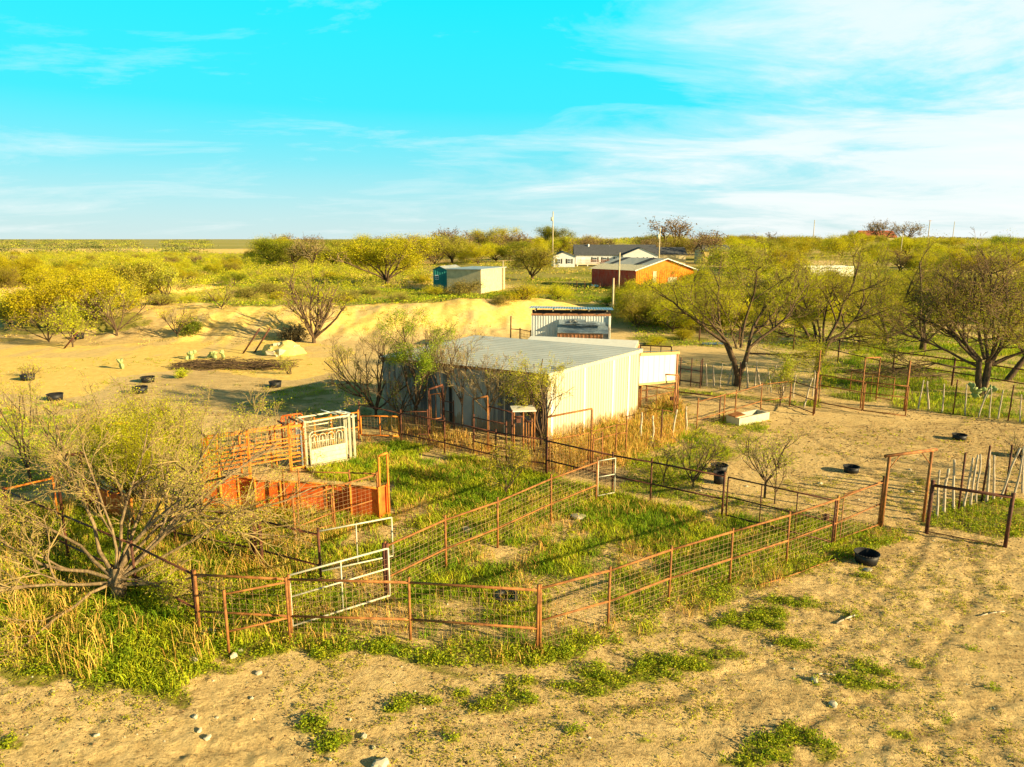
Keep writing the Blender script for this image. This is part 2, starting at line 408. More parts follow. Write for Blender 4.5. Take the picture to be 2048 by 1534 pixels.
def green_mask(x, y):
    n = fbm(x / 1.6, y / 1.6, 95, 4)
    g = np.zeros(np.shape(x))
    g = np.maximum(g, soft(x, y, PEN, .5) * sm(n, .29, .45) * .9)
    g = np.maximum(g, soft(x, y, THICK, .8) * .95)
    g = np.maximum(g, soft(x, y, UNDER, .5) * .8)
    g = np.maximum(g, soft(x, y, STRIP, .6) * sm(n, .36, .5) * .8)
    g = np.maximum(g, soft(x, y, YARD, .6) * sm(n, .40, .52) * .75)
    g = np.maximum(g, soft(x, y, YARDSTRIP, .5) * .8)
    g = np.maximum(g, soft(x, y, RIGHTGREEN, 1.2) * (.25 + .7 * sm(n, .38, .54)))
    g = np.maximum(g, soft(x, y, RIGHTFAR, 2) * sm(fbm(x / 5, y / 5, 96), .40, .56) * .9)
    g = np.maximum(g, soft(x, y, POND, 2) * .85)
    g = np.maximum(g, soft(x, y, LAWN, 2) * sm(fbm(x / 8, y / 8, 97), .3, .5))
    g = np.maximum(g, soft(x, y, UNDERT, .4) * .8)
    g = np.maximum(g, soft(x, y, BARNL, 1) * sm(fbm(x / 1.2, y / 1.2, 98), .46, .6) * .7)
    g = np.maximum(g, soft(x, y, LEFTBRUSH, 1) * sm(n, .44, .6) * .5)
    g = np.maximum(g, soft(x, y, LEFTG, 2) * .8)
    g = np.maximum(g, patches(x, y))
    bg = sm(y, 108, 125) * sm(fbm(x / 14, y / 14, 99), .34, .52) * .8
    return np.maximum(g, bg * (y > 90))
BROWN = [(1240,1200,0,0)]
CHURN = gp([(1700,860),(1980,830),(2200,860),(2200,960),(2060,1000),(1880,1040),(1790,1080),(1700,1180),(1640,1260),(1560,1300),(1700,1300),(1900,1200),(2200,1180),(2200,1560),(1100,1600),(900,1540),(1300,1440),(1560,1330),(1700,1200),(1770,1060),(1790,950),(1700,930)])
BARNY = gp([(1290,755),(1480,790),(1540,760),(1640,800),(1900,835),(2200,860),(2200,830),(1900,815),(1800,820),(1560,815),(1400,800)])
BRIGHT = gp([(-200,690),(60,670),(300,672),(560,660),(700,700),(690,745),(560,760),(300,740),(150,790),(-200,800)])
SHADESOIL = gp([(240,770),(420,742),(560,748),(720,740),(760,800),(720,850),(500,840),(400,830),(230,800)])  # browner soil tone painted where the barn's shade falls

# ------------------------------------------------------------------ ground sheet
def build_ground():
    ys = [-30.0]
    while ys[-1] < 26000:
        y = ys[-1]
        if y < 5: st = 1.2
        elif y < 22: st = .065
        elif y < 34: st = .11
        else: st = .11 * (y / 34) ** 1.75
        if y > 45 and y < 80: st = min(st, .30)
        ys.append(y + st)
    ys = np.array(ys); nx = 460
    t = np.linspace(-1, 1, nx); t = t * .8 + .2 * t ** 3
    wd = np.where(ys < 8, 13, 13 + (ys - 8) * 1.05)
    wd = np.maximum(wd, 60 * (ys < 3))
    X = t[None, :] * wd[:, None]; Y = np.repeat(ys[:, None], nx, 1)
    Z = hgt(X, Y, True)
    V = np.stack([X, Y, Z], -1).reshape(-1, 3)
    i = np.arange(len(ys) - 1)[:, None] * nx + np.arange(nx - 1)[None]
    Q = np.stack([i, i + 1, i + nx + 1, i + nx], -1).reshape(-1, 4)
    x, y = V[:, 0], V[:, 1]
    g = green_mask(x, y)
    b = np.maximum(soft(x, y, CHURN, 1.2, 1) * .8, soft(x, y, BARNY, .8, 2) * 1.)
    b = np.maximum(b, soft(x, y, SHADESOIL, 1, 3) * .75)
    b = np.maximum(b, .9 * (1 - sm(np.hypot((x - 12.3) / 1.6, y - 20) + fbm(x, y, 5), .5, 1.8)))
    b = np.maximum(b, sm(fbm(x / 7, y / 7, 12), .5, .72) * .7 * (y < 45))
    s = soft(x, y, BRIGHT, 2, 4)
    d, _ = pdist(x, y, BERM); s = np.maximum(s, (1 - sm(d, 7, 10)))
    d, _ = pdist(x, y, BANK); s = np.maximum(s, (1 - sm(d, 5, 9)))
    sh = soft(x, y, gp([(200,604),(270,606),(330,640),(350,672),(200,690),(60,684),(60,610)]), 1.5, 7); b = np.maximum(b, sh); s = s * (1 - .75 * sh)  # shaded left part of the bank painted in as browner, duller sand
    s = s * (1 - .8 * sm(fbm(x / 1.2, y / 3, 13, 5), .48, .62) * (y > 50) * (y < 92))
    for (a, bb, w) in ((405, 748, 1.6), (230, 815, 1.4), (60, 560, 9)):      # dark manure beds and the dark mound
        c = G(a, bb); b = np.maximum(b, 1 - sm(np.hypot((x - c[0]) / w / 1.8, (y - c[1]) / w) + fbm(x, y, 6), .6, 1.5)); 
    for i, rt in enumerate(RUTS):
        d, _ = pdist(x, y, [(p, q, 0) for p, q in rt]); b = np.maximum(b, np.exp(-(d / .20) ** 2) * (.35 + .9 * sm(fbm(x / 1.2, y / 1.2, 66 + i), .35, .6)))
    s = np.maximum(s, (sm(y, 430, 455) * (1 - sm(y, 590, 640)) * (x < -60) * (x > -420)).astype(float))
    far = sm(y, 600, 660)
    g = np.where((y > 430) & (y < 620) & (x < -60), 0, g)
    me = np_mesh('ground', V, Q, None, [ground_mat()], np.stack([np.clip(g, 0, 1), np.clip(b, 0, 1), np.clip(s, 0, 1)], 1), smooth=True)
    o = bpy.data.objects.new('ground', me); COL.objects.link(o); o['kind'] = 'structure'
def ground_mat():
    t = NT('sandy_soil'); c = t.coord('Object')
    a = t.n('ShaderNodeAttribute'); a.attribute_name = 'Col'
    sp = t.n('ShaderNodeSeparateColor'); t.put(sp.inputs[0], a.outputs['Color'])
    g, b, s = sp.outputs
    big = t.noise(.35, 5, .65, c); mid = t.noise(2.2, 6, .7, c, .6); fin = t.noise(16, 4, .7, c); strk = t.noise(1.3, 6, .72, t.coord('Object', (.6, 2.2, 1)), .8)
    soil = t.ramp(mid, [(.28, (.45, .31, .12)), (.45, (.65, .465, .195)), (.65, (.78, .58, .27))])
    soil = t.mix(t.ramp(big, [(.35, (0, 0, 0)), (.65, (.6, .6, .6))]), soil, (.66, .47, .20))
    churn = t.ramp(strk, [(.30, (.24, .155, .06)), (.46, (.47, .325, .135)), (.62, (.70, .51, .23))])
    col = t.mix(t.math('MULTIPLY', b, t.ramp(t.noise(.9, 5, .7, c), [(.34, (.3, .3, .3)), (.6, (1, 1, 1))])), soil, churn)
    sand = t.ramp(mid, [(.28, (.66, .42, .095)), (.5, (.82, .57, .155)), (.75, (.90, .67, .24))])
    col = t.mix(s, col, sand)
    # clods, droppings and litter as small dark specks, pale gravel
    v = t.n('ShaderNodeTexVoronoi'); v.inputs['Scale'].default_value = 5; t.put(v.inputs['Vector'], c); v.inputs['Randomness'].default_value = 1
    spk = t.ramp(v.outputs['Distance'], [(.05, (1, 1, 1)), (.17, (0, 0, 0))])
    col = t.mix(t.math('MULTIPLY', spk, t.ramp(t.noise(.8, 3, .6, c), [(.45, (0, 0, 0)), (.62, (.75, .75, .75))])), col, (.14, .085, .04))
    col = t.mix(t.ramp(fin, [(.58, (0, 0, 0)), (.75, (.45, .45, .45))]), col, (.20, .13, .06))
    gr = t.ramp(t.noise(5, 5, .75, c), [(.30, (.07, .08, .010)), (.5, (.20, .21, .018)), (.7, (.42, .37, .06))])
    gm = t.math('MULTIPLY', g, t.ramp(t.noise(3.2, 6, .75, c), [(.30, (.35, .35, .35)), (.48, (1, 1, 1))]))
    col = t.mix(gm, col, gr)
    # the far plain beyond the fields: muted olive scrub
    sx = t.n('ShaderNodeSeparateXYZ'); t.put(sx.inputs[0], c)
    fy = t.n('ShaderNodeMapRange'); t.put(fy.inputs[0], sx.outputs[1]); fy.inputs[1].default_value = 600; fy.inputs[2].default_value = 700
    farc = t.ramp(t.noise(.004, 6, .7, t.coord('Object', (.25, 1, 1))), [(.35, (.22, .22, .05)), (.5, (.34, .31, .07)), (.62, (.50, .41, .15)), (.75, (.28, .26, .06))])
    col = t.mix(fy.outputs[0], col, farc)
    near = t.n('ShaderNodeMapRange'); t.put(near.inputs[0], sx.outputs[1]); near.inputs[1].default_value = 60; near.inputs[2].default_value = 30
    f2 = t.noise(9, 6, .78, t.coord('Object', (.8, 1.5, 1)), .5); f3 = t.noise(1.1, 4, .6, c)
    dk = t.math('MULTIPLY', t.ramp(t.math('ADD', t.math('MULTIPLY', f2, .75), t.math('MULTIPLY', f3, .3)), [(.53, (0, 0, 0)), (.66, (.8, .8, .8))]), near.outputs[0])
    col = t.mix(t.math('MULTIPLY', dk, t.math('SUBTRACT', 1.0, t.math('MULTIPLY', s, .7))), col, (.20, .125, .05))
    h = t.math('ADD', t.math('MULTIPLY', mid, .5), t.math('ADD', t.math('MULTIPLY', fin, .4), t.math('MULTIPLY', f2, .6)))
    return t.done(col, .95, 0, t.bump(h, .7, .09), 0, .1)

# ------------------------------------------------------------------ grass, weeds, clods
def blades(x, y, h, w, lean, col, name, label, cat, mat, kind='stuff', curl=.5):
    n = len(x); z = hgt(x, y, True)
    th = NR.uniform(0, 2 * pi, n); lx = np.cos(th) * lean * h; ly = np.sin(th) * lean * h
    a2 = NR.uniform(0, 2 * pi, n); wx = np.cos(a2) * w / 2; wy = np.sin(a2) * w / 2
    P = np.stack([x, y, z - .01], 1); Wv = np.stack([wx, wy, np.zeros(n)], 1)
    Md = P + np.stack([lx * curl * .6, ly * curl * .6, h * .6], 1); Tp = P + np.stack([lx, ly, h * NR.uniform(.75, 1, n)], 1)
    V = np.stack([P - Wv, P + Wv, Md + Wv * .8, Md - Wv * .8, Tp], 1).reshape(-1, 3)
    b = (np.arange(n) * 5)[:, None]
    Q = b + np.array([[0, 1, 2, 3]]); T3 = b + np.array([[3, 2, 4]])
    C = np.repeat(col, 5, 0)
    me = np_mesh(name, V, Q, T3, [mat], C)
    o = bpy.data.objects.new(name, me); COL.objects.link(o); tag(o, label, cat, None, kind); return o
def leafy(x, y, z, s, col, name, label, cat, mat, kind='stuff', flat=.6):
    """many small leaf faces"""
    V, Q = leafquads(np.stack([x, y, z], 1), s, flat)
    me = np_mesh(name, V, Q, None, [mat], np.repeat(col, 4, 0))
    o = bpy.data.objects.new(name, me); COL.objects.link(o); tag(o, label, cat, None, kind); return o
def leafquads(P, s, flat=0., asp=.55, rng=NR):
    n = len(P); s = np.broadcast_to(np.asarray(s, float), (n,))
    d = rng.normal(size=(n, 3)); d[:, 2] *= (1 - flat); d /= np.linalg.norm(d, axis=1, keepdims=True)
    e = rng.normal(size=(n, 3)); e = np.cross(d, e); e /= np.maximum(np.linalg.norm(e, axis=1, keepdims=True), 1e-6)
    a = d * s[:, None] * .5; b = e * s[:, None] * .5 * asp
    V = np.stack([P - a, P + b, P + a, P - b], 1).reshape(-1, 3)
    Q = (np.arange(n) * 4)[:, None] + np.arange(4)[None]
    return V, Q
def jcol(base, n, v=.3, h=.15):
    c = np.array(base)[None] * (1 + NR.uniform(-v, v, (n, 1))) * (1 + NR.uniform(-h, h, (n, 3)))
    return np.clip(c, 0.002, 1)
def scatter(poly, per_m2, dens=None, cap=200000):
    xs = [p[0] for p in poly]; ys = [p[1] for p in poly]
    n = int(min(cap * 3, (max(xs) - min(xs)) * (max(ys) - min(ys)) * per_m2))
    x = NR.uniform(min(xs), max(xs), n); y = NR.uniform(min(ys), max(ys), n)
    k = inpoly(x + .5 * (fbm(x, y, 1) - .5), y + .5 * (fbm(x, y, 2) - .5), poly)
    x, y = x[k], y[k]
    if dens is not None:
        k = NR.uniform(0, 1, len(x)) < dens(x, y); x, y = x[k], y[k]
    return x[:cap], y[:cap]
LIME = (.46, .48, .02); GREEN = (.17, .27, .010); DRY = (.74, .51, .11); OLIVE = (.30, .28, .025); ORDRY = (.60, .36, .08)
def clumped(x, y, k=.35, seed=0, lo=.42, hi=.6): return sm(fbm(x / k, y / k, 200 + seed, 3), lo, hi)
def build_grass():
    # --- green grass
    X = []; Y = []; Hh = []; C = []
    def put(x, y, h0, h1, cols, w):
        n = len(x); X.append(x); Y.append(y); Hh.append(NR.uniform(h0, h1, n))
        idx = sm(fbm(x / .8, y / .8, 300), .38, .62)[:, None]
        mixv = np.clip(idx + NR.uniform(-.35, .35, (n, 1)), 0, 1)
        C.append(jcol(cols[0], n) * (1 - mixv) + jcol(cols[1], n) * mixv)
    for poly, dn, h0, h1, lo, hi in ((PEN, 900, .08, .27, .27, .44), (THICK, 600, .1, .34, .30, .5), (UNDER, 500, .1, .3, .3, .5), (STRIP, 500, .05, .2, .38, .56),
                             (YARD, 420, .05, .16, .42, .56), (RIGHTGREEN, 130, .12, .35, .42, .56), (YARDSTRIP, 200, .08, .22, .3, .5), (UNDERT, 500, .06, .18, .38, .55), (BARNL, 200, .03, .1, .48, .6), (LEFTBRUSH, 200, .05, .2, .45, .6), (DRYBARN, 300, .1, .4, .38, .55)):
        x, y = scatter(poly, dn, lambda x, y, lo=lo, hi=hi: sm(fbm(x / 1.6, y / 1.6, 95, 4), lo, hi) * (.35 + .65 * clumped(x, y, .3)), 90000)
        put(x, y, h0, h1, (GREEN, LIME), .015)
    x = np.concatenate(X); y = np.concatenate(Y); h = np.concatenate(Hh); C = np.vstack(C)
    far = np.clip(y / 22, 1, 3)
    blades(x, y, h, .016 * far, .55, C, 'grass', 'short green and yellow-green grass growing in the pens and yards', 'grass', M['grass'])
    # --- dry standing grass
    X = []; Y = []; Hh = []; Cc = []
    for poly, dn, h0, h1, lo, hi, sd in ((PEN, 270, .10, .42, .42, .60, 1), (THICK, 210, .3, .95, .42, .6, 2), (STRIP, 220, .12, .42, .47, .62, 3), (DRYBARN, 420, .4, .95, .25, .45, 4), (DRYFENCE, 240, .3, .8, .36, .52, 5), (UNDER, 260, .3, .8, .36, .55, 6), (UNDERT, 60, .1, .3, .5, .6, 7), (YARD, 20, .1, .3, .5, .6, 8), (LEFTBRUSH, 40, .1, .4, .4, .6, 9)):
        x, y = scatter(poly, dn, lambda x, y, lo=lo, hi=hi, sd=sd: sm(fbm(x / 1.1, y / 1.1, 120 + sd, 4), lo, hi) * (.2 + .8 * clumped(x, y, .22, sd, .45, .6)), 60000)
        X.append(x); Y.append(y); Hh.append(NR.uniform(h0, h1, len(x)) * (.55 + .6 * fbm(x / .8, y / .8, 140)))
    x = np.concatenate(X); y = np.concatenate(Y); h = np.concatenate(Hh); n = len(x)
    k = NR.uniform(0, 1, (n, 1)); C = np.where(k < .6, jcol(DRY, n), np.where(k < .85, jcol(ORDRY, n), jcol(OLIVE, n)))
    blades(x, y, h, .013 * np.clip(y / 22, 1, 3), .45, C, 'dry_grass', 'tall straw-coloured dry grass standing along the pipe fences', 'dry grass', M['grass'])
    # --- leafy weeds
    P = []; S = []; C = []
    def weeds(x, y, hmax, s, c1, c2, m=14, spread=.09):
        n = len(x); r = np.repeat(np.arange(n), m)
        a = NR.uniform(0, 2 * pi, len(r)); rr = spread * np.sqrt(NR.uniform(0, 1, len(r))); xx = x[r] + rr * np.cos(a); yy = y[r] + rr * np.sin(a)
        hh = hmax * (.4 + .8 * NR.uniform(0, 1, n))[r] * NR.uniform(.05, 1, len(r)) * (1.1 - rr / spread * .6)
        P.append(np.stack([xx, yy, hgt(xx, yy, True) + .01 + hh], 1)); S.append(NR.uniform(.6, 1.3, len(r)) * s)
        mm = np.clip(NR.uniform(0, 1, n)[r][:, None] + NR.uniform(-.25, .25, (len(r), 1)), 0, 1)
        C.append(jcol(c1, len(r), .2, .1) * (1 - mm) + jcol(c2, len(r), .2, .1) * mm)
    allp = [(-14, 6.5), (16, 6.5), (24, 22), (18, 26), (-18, 26)]
    x, y = scatter([(-15, 6), (18, 6), (22, 20), (-18, 20)], 260, lambda x, y: patches(x, y) * (.25 + .75 * clumped(x, y, .25, 5, .4, .55)), 40000)
    weeds(x, y, .19, .045, GREEN, LIME)
    for poly, dn, hm, lo, hi in ((THICK, 60, .35, .34, .5), (STRIP, 75, .2, .38, .55), (PEN, 18, .2, .46, .6), (YARD, 40, .2, .42, .58), (RIGHTGREEN, 9, .3, .36, .55), (UNDERT, 70, .14, .38, .5), (UNDER, 40, .3, .38, .5)):
        x, y = scatter(poly, dn, lambda x, y, lo=lo, hi=hi: sm(fbm(x / .9, y / .9, 160, 4), lo, hi), 9000)
        weeds(x, y, hm, .055, GREEN, LIME, 13, .13)
    # scattered sprigs over the bare dirt
    x, y = scatter([(-15, 6), (18, 6), (26, 26), (-18, 20)], 110, lambda x, y: sm(fbm(x / 1.3, y / 1.3, 170, 4), .38, .60) * (.15 + .85 * clumped(x, y, .35, 9)), 55000)
    weeds(x, y, .06, .035, OLIVE, LIME, 7, .07)
    x, y = scatter([(-40, 34), (-12, 34), (14, 26), (26, 26), (40, 50), (-45, 50)], 1.6, lambda x, y: sm(fbm(x / 3, y / 3, 171, 4), .45, .62), 3500)
    weeds(x, y, .12, .09, OLIVE, LIME, 8, .2)
    P = np.vstack(P); S = np.concatenate(S); C = np.vstack(C)
    leafy(P[:, 0], P[:, 1], P[:, 2], S, C, 'weeds', 'low leafy green weeds creeping over the dirt and along the fence foot', 'weeds', M['leaf'])
    # --- far ground cover of low tufts
    P = []; S = []; C = []
    for poly, dn, hm, s, cs in ((POND, 4.0, .5, .2, (GREEN, LIME, OLIVE)), (RIGHTFAR, 5, .4, .15, (GREEN, LIME, OLIVE)), (LAWN, 1.6, .3, .18, (GREEN, GREEN, OLIVE)), (gp([(-200,600),(300,585),(430,570),(600,560),(860,570),(860,530),(400,520),(-200,530)]), .9, 1.3, .28, (OLIVE, LIME, DRY)),
                            (gp([(600,570),(1060,580),(1200,590),(1440,600),(1500,540),(1000,520),(600,525)]), .8, .8, .25, (OLIVE, LIME, DRY))):
        x, y = scatter(poly, dn, lambda x, y: sm(fbm(x / 6, y / 6, 180, 4), .38, .55), 13000)
        n = len(x); m = 7; r = np.repeat(np.arange(n), m)
        xx = x[r] + NR.normal(0, .35, n * m); yy = y[r] + NR.normal(0, .35, n * m)
        P.append(np.stack([xx, yy, hgt(xx, yy) + NR.uniform(.02, hm, n * m) * NR.uniform(.3, 1, n)[r]], 1)); S.append(NR.uniform(.6, 1.3, n * m) * s)
        pick = NR.integers(0, 3, n)[r]; c = np.array(cs)[pick] * (1 + NR.uniform(-.3, .3, (n * m, 1))); C.append(c)
    x, y = scatter(gp([(0,690),(300,692),(700,690),(1050,672),(1070,604),(700,612),(280,612),(0,620)]), .5, lambda x, y: sm(fbm(x / 4, y / 4, 181, 4), .40, .6), 3000)
    n = len(x); m = 16; r = np.repeat(np.arange(n), m); xx = x[r] + NR.normal(0, .22, n * m); yy = y[r] + NR.normal(0, .22, n * m)
    P.append(np.stack([xx, yy, hgt(xx, yy, True) + NR.uniform(.0, .35, n * m) * NR.uniform(.3, 1, n)[r]], 1)); S.append(NR.uniform(.5, 1.2, n * m) * .13)
    C.append(np.array([OLIVE, DRY, (.30, .22, .08)])[NR.integers(0, 3, n)[r]] * (1 + NR.uniform(-.3, .3, (n * m, 1))))
    P = np.vstack(P); S = np.concatenate(S); C = np.vstack(C)
    leafy(P[:, 0], P[:, 1], P[:, 2], S, C, 'undergrowth', 'low scrubby undergrowth around the pond bank and among the far trees', 'undergrowth', M['leaf'])
    # --- dense thicket undergrowth beneath the far trees
    P = []; S = []; C = []
    for poly, dn, hm in ((gp([(-200,556),(430,560),(700,560),(700,514),(300,510),(-200,514)]), .20, 2.8), (gp([(-100,600),(60,640),(230,640),(420,575),(860,572),(860,540),(400,545),(-100,550)]), .16, 1.9), (gp([(560,535),(860,520),(1100,500),(1100,488),(560,494)]), .06, 4.6), (gp([(1440,560),(2200,560),(2200,484),(1130,484),(1130,494),(1440,500)]), .06, 5.0), (gp([(1250,665),(1560,640),(2200,690),(2200,570),(1730,570),(1500,570),(1250,590)]), .17, 3.0)):
        x, y = scatter(poly, dn, lambda x, y: sm(fbm(x / 9, y / 9, 185, 4), .30, .46), 6000); n = len(x); m = 110; r = np.repeat(np.arange(n), m); rad_ = NR.uniform(.8, 1.9, n)[r]
        d = NR.normal(size=(n*m, 3)); d /= np.linalg.norm(d, axis=1, keepdims=True); d *= NR.uniform(.5, 1, (n*m, 1)) * rad_[:, None]
        hh = (NR.uniform(.35, 1, n) * hm)[r]
        P.append(np.stack([x[r] + d[:, 0], y[r] + d[:, 1], hgt(x, y)[r] + hh * .5 * (1 + d[:, 2] / rad_)], 1)); S.append(NR.uniform(.6, 1.3, n*m) * .23)
        c = np.array([(.50, .45, .02), (.34, .35, .02), (.34, .26, .07), (.20, .22, .02)])[NR.choice(4, n, p=[.4, .3, .2, .1])[r]] * (1 + NR.uniform(-.3, .3, (n*m, 1))); C.append(c)
    P = np.vstack(P); leafy(P[:, 0], P[:, 1], P[:, 2], np.concatenate(S), np.vstack(C), 'thicket', 'yellow-green brush filling the gaps between the far trees', 'thicket', M['leaf'], flat=0.)
    # --- clods and droppings, pebbles
    def lumps(name, label, cat, x, y, s, mat, flat):
        n = len(x); dirs = np.array([[1, 0, 0], [.3, .95, 0], [-.8, .6, 0], [-.8, -.6, 0], [.3, -.95, 0], [0, 0, 1]], float)
        Pn = np.stack([x, y, hgt(x, y, True)], 1); k = NR.uniform(.65, 1.25, (n, 6, 1)); th = NR.uniform(0, 6.28, n)
        D = dirs[None] * k * s[:, None, None]; D[:, 5, 2] *= flat
        cx = D[..., 0] * np.cos(th)[:, None] - D[..., 1] * np.sin(th)[:, None]; cy = D[..., 0] * np.sin(th)[:, None] + D[..., 1] * np.cos(th)[:, None]
        D = np.stack([cx, cy, D[..., 2]], -1); D[:, 5, :2] *= .3; D[:, :5, 2] -= .004
        V = (Pn[:, None] + D).reshape(-1, 3); b = (np.arange(n) * 6)[:, None, None]
        T3 = (b + np.array([[0, 1, 5], [1, 2, 5], [2, 3, 5], [3, 4, 5], [4, 0, 5]])[None]).reshape(-1, 3)
        me = np_mesh(name, V, None, T3, [mat]); o = bpy.data.objects.new(name, me); COL.objects.link(o); tag(o, label, cat, None, 'stuff')
    x, y = scatter([(-15, 6), (19, 6), (30, 34), (-30, 34)], 26, lambda x, y: sm(fbm(x / 1.5, y / 1.5, 190), .38, .60), 16000)
    lumps('clods', 'dark clods of dung and soil strewn over the dirt', 'clods', x, y, NR.uniform(.010, .042, len(x)) * np.clip(y / 20, 1, 1.6), m_plain('dung', (.17, .105, .045), .95, .4, 9), .5)
    x, y = scatter([(-15, 6), (19, 6), (34, 45), (-40, 45)], 3.2, lambda x, y: sm(fbm(x / 3, y / 3, 195), .35, .6) * .6, 5000)
    lumps('pebbles', 'small pale pebbles strewn over the dirt', 'pebbles', x, y, NR.uniform(.012, .04, len(x)), M['stone'], .7)
def litter():
    x, y = scatter([(-15, 6), (19, 6), (30, 32), (-26, 32)], 150, lambda x, y: .25 + .75 * sm(fbm(x / 1.1, y / 1.1, 191, 4), .40, .62), 90000)
    n = len(x); C = np.where(NR.uniform(0, 1, (n, 1)) < .55, jcol((.24, .155, .06), n), jcol((.70, .54, .24), n))
    z = hgt(x, y, True); a = NR.uniform(0, 6.28, n); L = NR.uniform(.02, .075, n); w = .006 * np.clip(y / 16, .8, 1.8)
    d = np.stack([np.cos(a) * L, np.sin(a) * L, NR.uniform(-.1, .35, n) * L], 1); s_ = np.stack([-np.sin(a) * w, np.cos(a) * w, np.zeros(n)], 1); P = np.stack([x, y, z + .012], 1)
    V = np.stack([P - s_, P + s_, P + d + s_, P + d - s_], 1).reshape(-1, 3); Q = (np.arange(n) * 4)[:, None] + np.arange(4)[None]
    me = np_mesh('litter', V, Q, None, [M['grass']], np.repeat(C, 4, 0)); o = bpy.data.objects.new('litter', me); COL.objects.link(o); tag(o, 'fine straw and dead leaf litter strewn over the dirt', 'litter', None, 'stuff')
build_ground()
build_grass()
litter()
# ------------------------------------------------------------------ trees
def _n(v):
    l = math.sqrt(v[0]**2 + v[1]**2 + v[2]**2) or 1e-9
    return (v[0]/l, v[1]/l, v[2]/l)
def grow(rng, limbs, kids=(5, 5, 4), ratio=(.62, .6, .55), ang=(.55, .7, .7), wig=.22, up=.06, minr=.004, sub=.5, droop=None, start=.25):
    """limbs: (base, direction, length, radius). Returns wood segments per level and twig ends."""
    segs = []; tips = []
    maxl = len(kids)
    def br(p, d, L, r, lvl, upb):
        ns = 6 if lvl == 0 else (5 if lvl == 1 else (4 if lvl == 2 else 3))
        nk = kids[lvl] if lvl < maxl else 0
        spots = sorted(rng.uniform(start, 1.0) for _ in range(nk))
        si = 0; st = L / ns; r1 = r * (.42 if lvl < maxl else .35)
        for i in range(ns):
            g = wig * (1.0 if lvl else .8)
            d = _n((d[0] + rng.gauss(0, g), d[1] + rng.gauss(0, g), d[2] + rng.gauss(0, g) * .8 + upb))
            q = (p[0] + d[0]*st, p[1] + d[1]*st, p[2] + d[2]*st)
            ra = r + (r1 - r) * i / ns; rb = r + (r1 - r) * (i + 1) / ns
            segs.append((p, q, max(ra, minr), max(rb, minr * .7), lvl))
            while si < nk and spots[si] <= (i + 1) / ns + 1e-6:
                t = spots[si] * ns - i; si += 1
                c = (p[0] + (q[0]-p[0])*t, p[1] + (q[1]-p[1])*t, p[2] + (q[2]-p[2])*t)
                a = rng.gauss(ang[min(lvl, len(ang)-1)], .18)
                o = _n((rng.gauss(0, 1), rng.gauss(0, 1), rng.gauss(0, 1)))
                dt = o[0]*d[0] + o[1]*d[1] + o[2]*d[2]
                o = _n((o[0]-dt*d[0], o[1]-dt*d[1], o[2]-dt*d[2]))
                nd = _n((d[0]*cos(a) + o[0]*sin(a), d[1]*cos(a) + o[1]*sin(a), d[2]*cos(a) + o[2]*sin(a)))
                br(c, nd, L * ratio[min(lvl, len(ratio)-1)] * rng.uniform(.7, 1.2) * (1.15 - .5 * spots[si-1]), max(rb * .72, minr), lvl + 1, up)
            p = q
        if lvl >= maxl - 1: tips.append((p, d))
        if lvl >= maxl: tips.append((((p[0]-d[0]*st*1.3), (p[1]-d[1]*st*1.3), (p[2]-d[2]*st*1.3)), d))
    for (b, d, L, r, *u) in limbs: br(b, _n(d), L, r, 0, u[0] if u else up)
    return segs, tips
